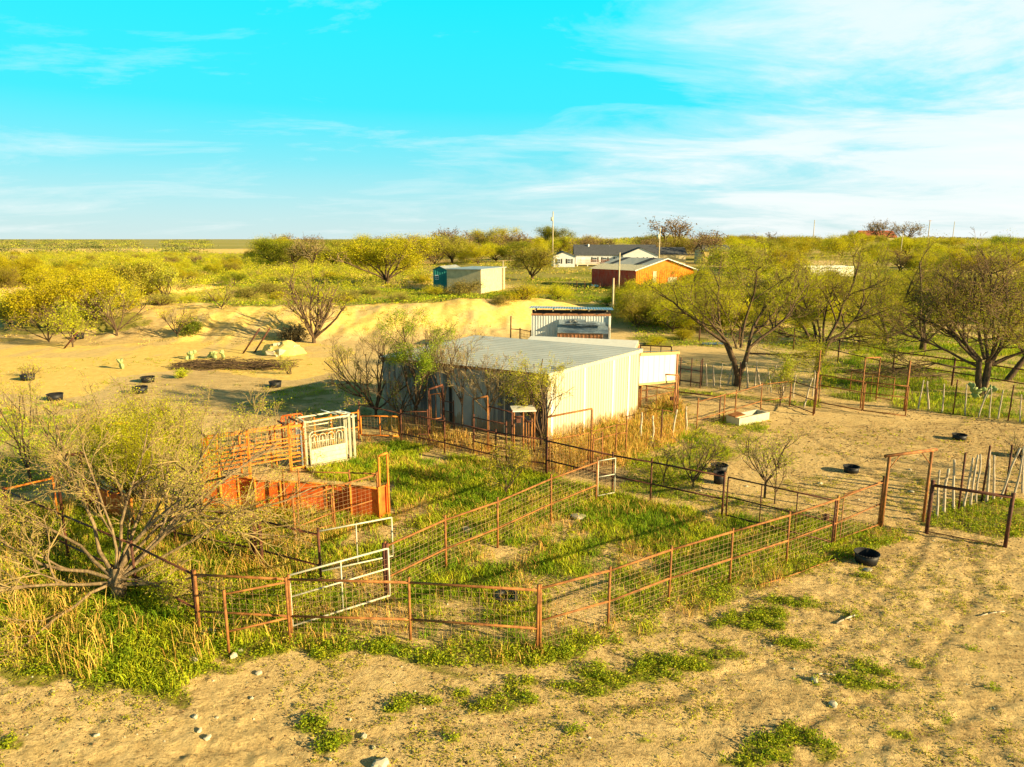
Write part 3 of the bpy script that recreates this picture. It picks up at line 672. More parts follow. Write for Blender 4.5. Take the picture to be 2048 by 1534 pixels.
def tree_meshes(name, segs, tips, split=2, woodmat='bark', twigc=(.30, .21, .10), leafc=((.40, .40, .02), (.22, .28, .02)), nleaf=0, lsize=.05, spread=.12, seed=1, leaf_prob=1.0, clumps=None, k=(7, 4, 3)):
    rng = np.random.default_rng(seed)
    A = np.array([[*s[0], *s[1], s[2], s[3], s[4]] for s in segs])
    wood = A[A[:, 8] < split]; tw = A[A[:, 8] >= split]
    V, Q = [], []; n = 0
    for lo, hi, kk in ((0, 1, k[0]), (1, 9, k[1] + 1)):
        w = wood[(wood[:, 8] >= lo) & (wood[:, 8] < hi)]
        if len(w):
            d = w[:, 3:6] - w[:, :3]; v, q = tubes(w[:, :3] - d * .02, w[:, 3:6] + d * .03, w[:, 6], w[:, 7], kk); V.append(v); Q.append(q + n); n += len(v)
    me_w = np_mesh('trunk', np.vstack(V), np.vstack(Q), None, [M[woodmat]], smooth=True)
    V, Q, C = [], [], []; n = 0
    if len(tw):
        v, q = tubes(tw[:, :3], tw[:, 3:6], tw[:, 6], tw[:, 7], k[2])
        V.append(v); Q.append(q); n = len(v); C.append(np.array(twigc)[None] * (1 + rng.uniform(-.25, .25, (len(tw), 1))).repeat(2 * k[2], 0))
    if nleaf and tips:
        tp = np.array([t[0] for t in tips]); td = np.array([t[1] for t in tips])
        keep = rng.uniform(0, 1, len(tp)) < leaf_prob; tp, td = tp[keep], td[keep]
        if clumps is not None:      # leaves only where this lump of the crown is in leaf
            f = fbm(tp[:, 0] / clumps[0] + seed * 3.1, tp[:, 2] / clumps[0] + tp[:, 1] / clumps[0] * .7, seed, 2); keep = f > clumps[1]; tp, td = tp[keep], td[keep]
        if len(tp):
            r = rng.integers(0, len(tp), nleaf)
            P = tp[r] + rng.normal(0, spread, (nleaf, 3)) + td[r] * rng.uniform(-.1, .1, (nleaf, 1))
            v, q = leafquads(P, rng.uniform(.6, 1.4, nleaf) * lsize, .1, .5, rng)
            tipc = rng.uniform(0, 1, len(tp))[r][:, None]; mixv = np.clip(tipc + rng.uniform(-.2, .2, (nleaf, 1)), 0, 1)
            c = (np.array(leafc[0])[None] * (1 - mixv) + np.array(leafc[1])[None] * mixv) * (1 + rng.uniform(-.2, .2, (nleaf, 1)))
            V.append(v); Q.append(q + n); C.append(np.repeat(c, 4, 0))
    me_c = np_mesh('crown', np.vstack(V), np.vstack(Q), None, [M['leaf']], np.clip(np.vstack(C), 0, 1))
    return me_w, me_c
def fit(s_, t_, h):
    k = h / max(s[1][2] for s in s_)
    kx = (1 + k) / 2 if k < 1 else k ** .3
    f = lambda p: (p[0] * kx, p[1] * kx, p[2] * k if p[2] > 0 else p[2])
    return [(f(a), f(b), c, d, e) for a, b, c, d, e in s_], [(f(p), d) for p, d in t_]
def place_tree(name, label, cat, x, y, meshes, group=None, rz=0., s=1., sink=.08, sz=None):
    o = empty(name, (x, y, hz(x, y) - sink), rz); o.scale = (s, s, sz or s); tag(o, label, cat, group)
    for me in meshes:
        c = bpy.data.objects.new(me.name.split('.')[0], me); COL.objects.link(c); c.parent = o
    return o
def limb(az, el, L, r, b=(0, 0, 0), *u):
    """az: degrees from +x counterclockwise, el: degrees above level"""
    return (b, (cos(rad(az)) * cos(rad(el)), sin(rad(az)) * cos(rad(el)), sin(rad(el))), L, r, *u)
YG = ((.58, .54, .015), (.36, .38, .015)); DG = ((.22, .26, .02), (.10, .15, .015)); OL = ((.48, .41, .04), (.30, .30, .03)); BR = ((.34, .22, .08), (.22, .16, .05))

# --- the big half-bare mesquite in front on the left
x0, y0 = G(238, 1196)
rg = random.Random(3)
L_ = [limb(62, 52, 4.6, .085, (.05, .05, .75)), limb(30, 26, 5.4, .075, (.1, 0, .6), .02), limb(16, 20, 5.8, .06, (.1, 0, .6), .01), limb(42, 40, 5.6, .06, (.1, 0, .7), .02), limb(100, 56, 3.8, .06, (-.05, .1, .8), .04), limb(140, 42, 4.6, .07, (-.1, .05, .7), .05),
      limb(178, 14, 3.8, .065, (-.15, 0, .6), .0), limb(200, 8, 3.8, .06, (-.15, -.05, .5), -.02), limb(232, 4, 3.2, .055, (-.1, -.1, .5), -.05), limb(160, 30, 4.6, .065, (-.1, .0, .65), .0), limb(15, 8, 2.9, .07, (.1, 0, .45), .0),
      limb(80, 40, 3.0, .07, (0, .1, .8), .05), limb(330, 20, 2.0, .05, (.1, -.05, .6), .0), limb(120, 60, 3.4, .05, (0, .05, .8), .04), limb(50, 44, 4.6, .06, (.05, .05, .8))]
L_ = [(b, d, l * .88, r, *u) for b, d, l, r, *u in L_]
sg, tp = grow(rg, L_, kids=(7, 6, 5, 2), ratio=(.46, .55, .55, .5), ang=(.5, .6, .7, .7), wig=.2, up=.03, minr=.0042)
sg = [(a, b, c * .72, d * .72, e) if e < 2 else (a, b, c, d, e) for a, b, c, d, e in sg]
sg = [((0, 0, -.1), (.03, .02, .45), .19, .16, 0), ((.03, .02, .45), (.02, .04, .85), .17, .12, 0), ((.0, 0, .35), (-.12, 0, .62), .12, .10, 0), ((.0, 0, .35), (.12, 0, .62), .12, .10, 0)] + sg
big = tree_meshes('big', sg, tp, 2, 'barklight', (.36, .25, .10), YG, 20000, .032, .07, 5, clumps=(1.4, .45))
place_tree('mesquite_tree', 'big sprawling half-bare mesquite with limbs hanging to the ground, left of the open rusty panel', 'tree', x0, y0, big)

# --- leafy yellow-green bush behind it
def bush(name, label, px, py, w, h, n, ls, cols, seed, stems=9, cat='bush', group=None, sparse=.0, twig=(.28, .2, .1), clumps=None, kids=(5, 4, 3)):
    x, y = G(px, py); r2 = random.Random(seed)
    Ls = [limb(r2.uniform(0, 360), r2.uniform(38, 80) if h > w * .6 else r2.uniform(15, 60), h * r2.uniform(.6, .85), .018 + .012 * h / 2, (r2.gauss(0, .05 * w), r2.gauss(0, .05 * w), 0)) for _ in range(stems)]
    s_, t_ = grow(r2, Ls, kids=kids, ratio=(.5, .5, .5), ang=(.5, .6, .6), wig=.15, minr=.004)
    me = tree_meshes(name, s_, t_, 1, 'bark', twig, cols, n, ls, .07 * w, seed, clumps=clumps)
    sx = 1.0
    return place_tree(name, label, cat, x, y, me, group)
bush('green_bush', 'dense feathery yellow-green bush behind the big half-bare mesquite', 282, 1004, 3.6, 3.3, 80000, .038, ((.66, .64, .015), (.40, .46, .015)), 21, 34)

# --- small bare and half-bare trees near the pens
def small_tree(label, px, py, h, spread, nleaf, seed, name='small_tree', cols=YG, clumps=None, nl=5, r=.05, kids=(5, 5, 4), twig=(.34, .25, .13), ls=.05, el=(50, 80), wood='bark', cat='tree', split=2, fork=.5, sp=.07, group=None):
    x, y = G(px, py); r2 = random.Random(seed)
    Ls = []
    for i in range(nl):
        Ls.append(limb(360 * i / nl + r2.uniform(-25, 25), r2.uniform(*el), h * r2.uniform(.6, .82), r * r2.uniform(.6, .9), (r2.gauss(0, .02), r2.gauss(0, .02), fork)))
    s_, t_ = grow(r2, Ls, kids=kids, ratio=(.52, .55, .5), ang=(.5 * spread, .6, .7), wig=.14, up=.07, minr=.0055)
    s_ = [((0, 0, -.1), (0, .0, fork * .6), r * 1.25, r * 1.1, 0), ((0, 0, fork * .6), (0, 0, fork + .05), r * 1.1, r, 0)] + s_
    s_, t_ = fit(s_, t_, h)
    me = tree_meshes(name, s_, t_, split, wood, twig, cols, nleaf, ls, sp, seed, clumps=clumps)
    return place_tree(name, label, cat, x, y, me, group)
small_tree('bare thin tree at the far left corner of the zinc barn', 752, 836, 4.9, 1.3, 2600, 31, r=.06, nl=9, kids=(6, 6, 4), clumps=(1.2, .6), el=(35, 75))
small_tree('low brushy bare tree hugging the left front wall of the zinc barn', 800, 846, 3.0, 1.3, 1200, 311, r=.04, nl=6, kids=(5, 5, 4), cols=((.36, .44, .02), (.20, .28, .02)), clumps=(.8, .5))
small_tree('tall tree with fresh green leaves against the left front of the zinc barn', 832, 848, 5.5, 1.05, 14000, 32, cols=((.36, .44, .02), (.20, .28, .02)), clumps=(1.0, .43), r=.08, nl=5, el=(52, 84), fork=1.0, ls=.06, sp=.13, kids=(7, 6, 4))
small_tree('bare pale tree fanning out above the zinc barn eave, right of the green-leaved one', 888, 858, 5.0, .9, 300, 33, r=.04, nl=5, el=(62, 84), fork=2.0, cols=YG)
small_tree('slender bare tree between the two leafless ones by the barn front', 925, 864, 4.8, .9, 200, 34, r=.035, nl=5, el=(62, 84), fork=1.9)
small_tree('bare brushy tree with a pale straight trunk at the middle of the barn front', 977, 880, 4.2, 1.1, 350, 35, r=.045, nl=6, el=(55, 82), fork=1.9, wood='barklight', kids=(6, 6, 4))
small_tree('yellow-green feathery tree at the near corner of the zinc barn', 1082, 888, 4.0, 1.3, 10000, 36, r=.05, nl=8, el=(38, 75), fork=.35, clumps=(.9, .36), cols=((.55, .50, .02), (.36, .38, .02)))
small_tree('young yellow-leaved shrub tree growing inside the pen below the long dark rail', 1011, 990, 1.9, 1.2, 3200, 37, r=.025, nl=5, el=(45, 75), fork=.3, cols=((.52, .46, .03), (.34, .36, .02)), sp=.09)
small_tree('small bare tree left of the two black tubs beyond the pipe gate', 1386, 978, 2.6, 1.3, 350, 38, r=.03, nl=6, el=(50, 78), fork=.4)
small_tree('thin whip-like sapling nearest the small whitish gate', 1327, 966, 1.9, .9, 350, 381, r=.018, nl=3, el=(60, 82), fork=.4)
small_tree('small half-leafed tree behind the triple-railed gate', 1529, 996, 2.7, 1.4, 900, 39, r=.035, nl=6, el=(40, 70), fork=.8, sp=.09)
small_tree('thin small tree touching the half-leafed one behind the gate', 1549, 1008, 2.3, 1.3, 500, 40, r=.022, nl=4, el=(45, 75), fork=.7, sp=.09)
small_tree('bright yellow-green sapling at the corner post beyond the trough', 1560, 812, 2.8, .8, 2600, 41, r=.03, nl=4, el=(60, 82), fork=.5, cols=((.50, .50, .03), (.34, .40, .02)), clumps=(.6, .45), ls=.07, sp=.12)
small_tree('bare thorny branches behind the stay fence at the right edge', 2062, 968, 2.2, 1.3, 100, 42, r=.03, nl=6, el=(25, 65), fork=.2)
# the tall thin stems on the left edge behind the rusty corner
small_tree('tall thin sapling with yellow tips behind the big mesquite, nearest the left edge', 62, 965, 4.4, .8, 1400, 43, r=.045, nl=3, el=(62, 82), fork=.4, sp=.1)
small_tree('tall thin half-bare tree between the left frame post and the feathery bush', 140, 985, 4.3, .9, 1700, 44, r=.05, nl=4, el=(55, 80), fork=.4, sp=.1)
small_tree('tall thin tree with yellow tips rising behind the orange alley', 330, 1000, 4.3, .9, 2300, 45, r=.05, nl=5, el=(50, 78), fork=.4, sp=.12)
small_tree('thin leaning tree over the orange alley bars', 420, 1010, 3.6, 1.1, 1800, 46, r=.04, nl=4, el=(50, 72), fork=.3, sp=.12)

# --- middle distance
small_tree('bare many-stemmed tree in front of the pale dirt bank', 628, 686, 6.9, 1.3, 1800, 51, r=.15, nl=9, el=(28, 68), fork=.5, kids=(6, 5, 4), twig=(.30, .21, .11), ls=.12, name='mesquite_tree', sp=.2)
small_tree('bare dark tree standing on the shaded foot of the dirt bank', 234, 672, 4.6, 1.2, 600, 52, r=.09, nl=6, el=(40, 72), fork=.5, ls=.12, name='mesquite_tree', sp=.2)
small_tree('little bare tree on the yellow face of the dirt bank', 355, 672, 3.2, 1.1, 300, 53, r=.07, nl=5, el=(40, 72), fork=.3, ls=.12, sp=.2)
small_tree('bright lime sapling on bare sand at the left', 146, 694, 3.8, .9, 3000, 54, r=.06, nl=5, el=(45, 78), fork=.5, cols=((.55, .55, .02), (.36, .42, .02)), ls=.12, sp=.28)
small_tree('leafless grey shrub beside the lime sapling', 98, 684, 4.0, 1.1, 500, 55, r=.06, nl=6, el=(40, 72), fork=.2, ls=.12, sp=.2)
small_tree('small bare tree on the pond bank, left one', 275, 604, 5.2, 1.2, 5000, 56, r=.1, nl=6, el=(35, 72), fork=.5, ls=.2, cols=OL, sp=.3)
small_tree('small bare tree on the pond bank, right one', 335, 606, 5.2, 1.2, 3000, 57, r=.1, nl=6, el=(35, 72), fork=.5, ls=.2, cols=OL, sp=.3)
small_tree('tiny bare tree on the crest of the pale dirt bank', 443, 618, 3.0, 1.2, 200, 58, r=.05, nl=5, el=(35, 72), fork=.3, ls=.12)
bush('grey_bush', 'low grey-green bush at the foot of the dirt bank', 382, 666, 2.6, 1.3, 3500, .13, DG, 60, 14)
bush('grey_bush', 'dark low bush under the bare many-stemmed tree', 592, 682, 2.8, 1.5, 3500, .13, ((.20, .17, .09), (.12, .11, .05)), 61, 14)
bush('sprig_bush', 'small lime bush beside the dark manure strip', 361, 756, 1.0, .7, 1200, .07, YG, 62, 9)
bush('sprig_bush', 'thin wispy bush on the sand below the rubble heap', 578, 748, 1.4, 1.5, 500, .06, YG, 63, 7)
bush('sprig_bush', 'thin bare weed bush around the leftmost black tub', 56, 752, 1.6, .9, 300, .06, OL, 64, 9)

# --- the big old mesquites on the right
def old_tree(label, px, py, limbs, nleaf, seed, kids=(7, 6, 5, 2), cols=YG, cl=(1.6, .36), ls=.052, trunk=None, sp=.2, twig=(.22, .15, .065), minr=.007, big=1.15, top=8.9):
    x, y = G(px, py); r2 = random.Random(seed)
    limbs = [(b, d, L * big, r * .78, *u) for b, d, L, r, *u in limbs]
    s_, t_ = grow(r2, limbs, kids=kids, ratio=(.55, .56, .52, .5), ang=(.6, .7, .7, .7), wig=.22, up=.04, minr=minr)
    s_, t_ = fit((trunk or []) + s_, t_, top)
    me = tree_meshes('old', s_, t_, 2, 'bark', twig, cols, nleaf, ls, sp, seed, clumps=cl)
    return place_tree('mesquite_tree', label, 'tree', x, y, me)
old_tree('twin-trunked mesquite with a wide crown, left one of the two behind the stick fence', 1474, 772,
   [limb(128, 58, 3.8, .15, (-.35, .1, 1.5), .02), limb(165, 32, 4.2, .13, (-.6, .1, 2.3), .0), limb(60, 62, 4.2, .14, (.45, 0, 1.8)), limb(20, 40, 4.4, .12, (.55, 0, 2.2), .02), limb(100, 70, 4.0, .11, (.1, .1, 2.2)), limb(350, 20, 3.4, .08, (.5, 0, 1.9), .01), limb(190, 45, 3.6, .1, (-.6, 0, 2.4)), limb(240, 45, 3.0, .08, (-.2, -.1, 2.2))], 42000, 71,
   trunk=[((0, 0, -.2), (.05, 0, .75), .24, .2, 0), ((0, 0, .6), (-.28, .05, 1.6), .17, .15, 0), ((-.28, .05, 1.5), (-.62, .1, 2.4), .15, .12, 0), ((.05, 0, .6), (.35, 0, 1.4), .17, .15, 0), ((.35, 0, 1.3), (.55, 0, 2.3), .15, .12, 0)])
old_tree('forked mesquite with a vase-shaped crown, just left of the tall rusty gate post', 1633, 745,
   [limb(140, 48, 3.8, .14, (-.25, 0, 1.8), .02), limb(165, 20, 3.4, .1, (-.3, 0, 2.2), .02), limb(100, 65, 4.4, .13, (-.1, 0, 2.0)), limb(45, 55, 4.4, .13, (.5, 0, 2.2)), limb(15, 38, 4.2, .12, (.7, 0, 2.3), .02), limb(70, 70, 3.6, .1, (.3, 0, 2.1)), limb(230, 45, 3.0, .08, (0, -.1, 2.0)), limb(355, 15, 3.0, .08, (.7, 0, 2.1), .01)], 36000, 72,
   trunk=[((0, 0, -.2), (.1, 0, .9), .24, .2, 0), ((.1, 0, .8), (-.15, 0, 1.9), .18, .15, 0), ((.1, 0, .8), (.7, 0, 2.3), .18, .13, 0)])
tl = [limb(a, e, L, r, (bx, 0, bz), u) for a, e, L, r, bx, bz, u in ((170, 22, 4.6, .10, -.4, 2.0, -.01), (160, 42, 4.8, .12, -.35, 2.3, .02), (140, 60, 4.6, .12, -.3, 2.4, .03), (110, 72, 4.6, .12, -.1, 2.5, .03), (80, 70, 4.8, .12, .1, 2.5, .03), (50, 60, 5.0, .12, .3, 2.4, .02), (25, 45, 5.0, .12, .4, 2.3, .02), (5, 28, 4.6, .10, .45, 2.1, 0), (185, 10, 4.0, .08, -.4, 1.8, -.05), (200, 40, 4.4, .1, -.3, 2.2, .0), (240, 50, 3.6, .09, 0, 2.3, .0), (300, 50, 3.6, .09, .2, 2.3, 0), (345, 35, 4.4, .1, .4, 2.2, 0))]
old_tree('great spreading mesquite with a mass of bare twigs, behind the prickly pear at the right', 1962, 790, tl, 20000, 73, kids=(9, 7, 5, 2), cl=(2.0, .48), twig=(.27, .18, .08), big=1.2, top=9.3,
   trunk=[((-.1, 0, -.2), (-.1, 0, .2), .3, .28, 0), ((-.1, 0, .1), (-.3, 0, 1.2), .2, .17, 0), ((-.3, 0, 1.1), (-.4, 0, 2.4), .17, .13, 0), ((-.1, 0, .1), (.15, 0, 1.2), .24, .2, 0), ((.15, 0, 1.1), (.2, 0, 2.5), .2, .16, 0)])
old_tree('leaning old mesquite beyond the great one, at the right edge', 2010, 760, [limb(40, 50, 4.4, .13, (1.4, .2, 1.6)), limb(80, 55, 4.2, .12, (1.3, .2, 1.6)), limb(10, 30, 4.0, .12, (1.5, .2, 1.6)), limb(130, 50, 3.8, .11, (1.15, .15, 1.3)), limb(330, 35, 3.6, .1, (1.5, 0, 1.6))], 17000, 74,
   trunk=[((0, 0, -.2), (.8, .1, .9), .2, .17, 0), ((.75, .1, .85), (1.5, .2, 1.7), .17, .14, 0)])
old_tree('low arching mesquite with a dark bent limb, between the forked one and the great one', 1770, 690, [limb(170, 35, 3.6, .16, (-.2, 0, .4), -.07), limb(150, 60, 4.0, .14, (-.1, 0, .8)), limb(85, 65, 4.2, .13, (0, 0, .8)), limb(30, 52, 4.2, .14, (.3, 0, .7)), limb(5, 30, 4.6, .14, (.3, 0, .6), -.02), limb(230, 40, 3.2, .1, (0, 0, .8))], 24000, 75,
   trunk=[((0, 0, -.2), (.0, 0, .8), .3, .22, 0)])
old_tree('gnarled mesquite with three dark stems right of the low arching one', 1845, 700, [limb(150, 55, 4.2, .14, (0, 0, .5)), limb(100, 65, 4.4, .13, (0, 0, .6)), limb(50, 58, 4.4, .14, (.1, 0, .6)), limb(15, 35, 4.0, .12, (.2, 0, .5), -.02), limb(200, 30, 3.4, .1, (0, 0, .5), -.01)], 22000, 76,
   trunk=[((0, 0, -.2), (.0, 0, .7), .28, .2, 0)])
# ------------------------------------------------------------------ pens: pipe fences, gates, frames
def P3(px, py, h):
    """a point whose picture position is px, py and which stands h above the soil"""
    x, y = T(px, py, h)
    for _ in range(3):
        z = hz(x, y); x, y = T(px, py, h + z)
    return x, y
def wire(mb, a, b, za, zb, z0, z1, dx=.15, dz=.12, r=.0028):
    """welded wire between plan points a and b whose soil heights are za and zb"""
    L = math.hypot(b[0]-a[0], b[1]-a[1]); n = max(2, int(L / dx)); P0 = []; P1 = []
    for i in range(1, n):
        t = i / n + R.uniform(-.1, .1) / n; x = a[0] + (b[0]-a[0])*t; y = a[1] + (b[1]-a[1])*t; z = za + (zb-za)*t
        P0.append((x, y, z + z0)); P1.append((x + R.gauss(0, .004), y + R.gauss(0, .004), z + z1))
    m = max(2, int((z1 - z0) / dz))
    for j in range(m + 1):
        zz = z0 + (z1 - z0) * j / m; sag = R.uniform(0, .012); pv = (a[0], a[1], za + zz)
        for i in (1, 2, 3, 4):
            t = i / 4; q = (a[0] + (b[0]-a[0])*t, a[1] + (b[1]-a[1])*t, za + (zb-za)*t + zz - sag * sin(pi * t)); P0.append(pv); P1.append(q); pv = q
    v, q = tubes(P0, P1, r, r, 3); mb.add(v, q)
def fence(label, tops, h=1.45, rails=((1.42, .032), (.6, .03)), wires=None, wz=(.12, 1.36), pr=.031, mat='rust', name='pipe_fence', cat='fence', group=None, over=.06, hs=None, railspan=None, wmat='wire', xy=None, dx=.15, dz=.12, wr=.0028):
    pts = xy or [P3(a, b, (hs[i] if hs else h)) for i, (a, b) in enumerate(tops)]
    zs = [hz(*p) for p in pts]
    root = thing(name, label, cat, (pts[0][0], pts[0][1], zs[0]), group)
    for i, (p, z) in enumerate(zip(pts, zs)):
        m = MB(); hh = (hs[i] if hs else h) + over; ln = R.gauss(0, .012), R.gauss(0, .012)
        m.tube((p[0], p[1], z - .15), (p[0] + ln[0], p[1] + ln[1], z + hh), pr * R.uniform(.95, 1.1), k=9)
        m.tube((p[0] + ln[0], p[1] + ln[1], z + hh), (p[0] + ln[0], p[1] + ln[1], z + hh + .012), pr * 1.15, k=9)
        m.build('post', M[mat], root, True)
    for rz_, rr in rails:
        m = MB(); pl = [(p[0], p[1], z + rz_ + R.gauss(0, .008)) for p, z in zip(pts, zs)]
        if railspan: pl = pl[railspan[0]:railspan[1]]
        m.pipe(pl, rr * .82, 8); m.build('rail', M[mat], root, True)
    if wires is None: wires = range(len(pts) - 1)
    if wires:
        m = MB()
        for i in wires: wire(m, pts[i], pts[i+1], zs[i], zs[i+1], wz[0], wz[1], dx, dz, wr)
        m.build('wire_mesh', M[wmat], root)
    return root, pts
def gate(label, a, b, z0, z1, rails=(), stiles=1, wire_z=None, mat='rust', fr=.024, name='gate', cat='gate', group=None, wmat='wire', brace=False, xy=None, box=False):
    """a: (px, py, h) of the frame's top corner on one side, b: the other"""
    A, B = xy if xy else (P3(*a), P3(*b)); za, zb = hz(*A), hz(*B)
    root = thing(name, label, cat, (A[0], A[1], za), group)
    m = MB(); c = lambda t, z: (A[0] + (B[0]-A[0])*t, A[1] + (B[1]-A[1])*t, za + (zb-za)*t + z)
    m.pipe([c(0, z0), c(0, z1), c(1, z1), c(1, z0), c(0, z0)], fr, 7); m.build('frame', M[mat], root, True)
    for z in rails:
        r_ = MB(); r_.tube(c(0, z), c(1, z), fr * .85); r_.build('rail', M[mat], root, True)
    for i in range(stiles):
        t = (i + 1) / (stiles + 1); s = MB(); s.tube(c(t, z0), c(t, z1), fr * .7); s.build('stile', M[mat], root, True)
    if brace: s = MB(); s.tube(c(0, z1), c(1, z0), fr * .6); s.build('brace', M[mat], root, True)
    if wire_z: w = MB(); wire(w, c(0, 0)[:2], c(1, 0)[:2], za, zb, wire_z[0], wire_z[1]); w.build('wire_mesh', M[wmat], root)
    if box:
        s = MB(); s.box(c(.93, (z0 + z1) * .55), .12, .12, .16, .6); s.build('latch', M['darkrust'], root)
    return root
fence('rusty pipe and wire fence running from the near corner up to the tall open gateway', [(1081,1176),(1219,1140),(1342,1098),(1466,1062),(1581,1029),(1677,997),(1769,960)], 1.4, ((1.38,.034),(.66,.03)), wires=(0,1,2,3,4,5))
fence('rusty pipe fence with wire facing the camera, left of the near corner', [(1074,1177),(817,1161),(575,1156),(388,1147)], 1.4, ((1.36,.034),(.50,.032)), wires=(0,1,2))
fence('dark rusty two-rail fence running through the big mesquite to the left edge', [(384,1146),(262,1087),(125,1029),(7,979)], 1.35, ((1.33,.034),(.5,.032)), wires=(), mat='darkrust')
fence('open rusty panel of two pipes jutting toward the camera, with a leaning end post', [(447,1186),(571,1161)], 1.42, ((1.38,.03),(.55,.028)), wires=())
fence('dark rusty fence behind the big mesquite ending at the pale hollow gate', [(342,1001),(501,1028),(636,1062)], 1.4, ((1.3,.034),(.45,.032)), wires=(1,), mat='darkrust')
fence('orange-brown diagonal pipe and wire fence across the middle of the pens', [(770,1089),(890,1036),(995,999),(1103,953),(1194,921)], 1.42, ((1.36,.034),(.56,.03)), wires=(0,1,2,3))
fence('long dark-railed fence along the back of the pens in front of the zinc barn', [(718,806),(801,823),(888,839),(992,862),(1093,877)], 1.42, ((1.36,.034),(.45,.032)), wires=(1,2,3), mat='darkrust', wmat='darkrust', dx=.12)  # rails facing away from the sun, their shade given as darker rust
fence('two-rail pipe fence between the tall mesh gate frame and the double gate post', [(1094,878),(1227,908),(1304,921),(1449,949)], 1.42, ((1.36,.036),(.62,.034)), wires=(0,), mat='darkrust')
gate('long three-railed dark gate closing the pen between double post and near fence', (1457,953,1.40), (1672,1003,1.36), .15, 1.38, (.75,), 2, None, 'darkrust', .024, box=True)
gate('pale hollow pipe gate with one mid stile standing farther back', (637,1061,1.38), (783,1035,1.36), .28, 1.36, (), 1, None, 'galv', .022)
gate('pale-topped mesh gate between the front fence and the square dark post', (578,1149,1.38), (776,1095,1.38), .15, 1.36, (.85,), 1, (.15,1.1), 'galv', .024)
fence('dark square double post beside the pale-topped mesh gate', [(769,1092),(772.5,1093)], 1.4, ((1.1,.02),), wires=(), mat='darkrust', pr=.045, cat='post', name='gate_post')
gate('small whitish gate at the far end of the diagonal fence', (1197,922,1.36), (1231,915,1.38), .15, 1.36, (.8,), 0, (.15,1.3), 'galv', .02)
gate('orange mesh gate to the right of the cattle chute', (721,830,1.18), (797,829,1.24), .30, 1.15, (), 1, (.3,1.15), 'orange', .03)
fence('orange two-rail fence reaching from the chute to the tall orange post', [(628,838),(662,832),(715,823)], 1.25, ((1.22,.03),(.55,.028)), wires=(), mat='orange')
# tall mesh gate frame in front of the barn's near corner
def portal(label, a, b, legs, mat='rust', r=.035, braces=False, ext=0.0, name='gateway_frame', cat='gateway', group=None):
    A, B = P3(*a), P3(*b); za, zb = hz(*A), hz(*B); root = thing(name, label, cat, (A[0], A[1], za), group)
    for P_, z, hh in ((A, za, a[2]), (B, zb, b[2])):
        m = MB(); m.tube((P_[0], P_[1], z - .15), (P_[0], P_[1], z + hh), r); m.build('post', M[mat], root, True)
    d = (B[0]-A[0], B[1]-A[1]); L = math.hypot(*d); d = (d[0]/L, d[1]/L)
    m = MB(); m.tube((A[0]-d[0]*ext, A[1]-d[1]*ext, za + a[2] + r), (B[0]+d[0]*ext, B[1]+d[1]*ext, zb + b[2] + r), r * 1.05); m.build('header', M[mat], root, True)
    if braces:
        for P_, z, hh, s in ((A, za, a[2], 1), (B, zb, b[2], -1)):
            m = MB(); m.tube((P_[0], P_[1], z + hh - .4), (P_[0] + d[0]*.4*s, P_[1] + d[1]*.4*s, z + hh), r * .35); m.build('brace', M[mat], root, True)
    return root, A, B
_, A_, B_ = portal('tall thin rusty frame with a mesh gate before the sunny end of the zinc barn', (1095,836,2.15), (1184,819,2.2), 0)
gate('mesh gate hanging inside the tall thin frame before the sunny end of the barn', 0, 0, .2, 1.3, (), 1, (.2,1.3), 'rust', .02, xy=((A_[0]+(B_[0]-A_[0])*.06, A_[1]+(B_[1]-A_[1])*.06), (A_[0]+(B_[0]-A_[0])*.94, A_[1]+(B_[1]-A_[1])*.94)))
fence('rusty latch panel right of the tall thin frame, ending in a straight tall post', [(1186,873),(1206,867),(1233,852),(1254,835)], 1.55, ((1.5,.022),(1.15,.024),(.4,.02)), wires=(0,), hs=[1.3,1.3,1.45,1.75])
portal('tall dark narrow doorway frame against the shaded barn wall', (857,781,2.2), (885,772,2.3), 0, 'darkrust', .045)
gate('little hanging gate inside the tall dark doorway frame', (861,789,2.0), (881,784,2.05), .9, 2.0, (), 1, None, 'rust', .02)
fence('dark low panel to the right of the tall doorway frame', [(888,799),(907,804)], 1.5, ((1.45,.025),(1.0,.025),(.5,.025)), wires=(), mat='darkrust')
fence('thin high rail fence behind the long dark fence, left of the doorway frame', [(801,822),(856,822)], 1.4, ((1.38,.022),(.4,.02)), wires=(0,), mat='darkrust', wmat='darkrust', dx=.1)
portal('narrow rust-red loading frame in the middle of the shaded barn wall', (946,800,2.15), (975,794,2.35), 0, 'rust', .035)
fence('dark three-rail panel between the loading frame and the lidded stall', [(947,832),(1013,846)], 1.55, ((1.5,.03),(1.05,.03),(.5,.03)), wires=(), mat='darkrust')
fence('single high rail joining the loading frame and the lidded stall', [(977,812),(1024,824)], 1.85, ((1.83,.03),), wires=(), mat='darkrust')
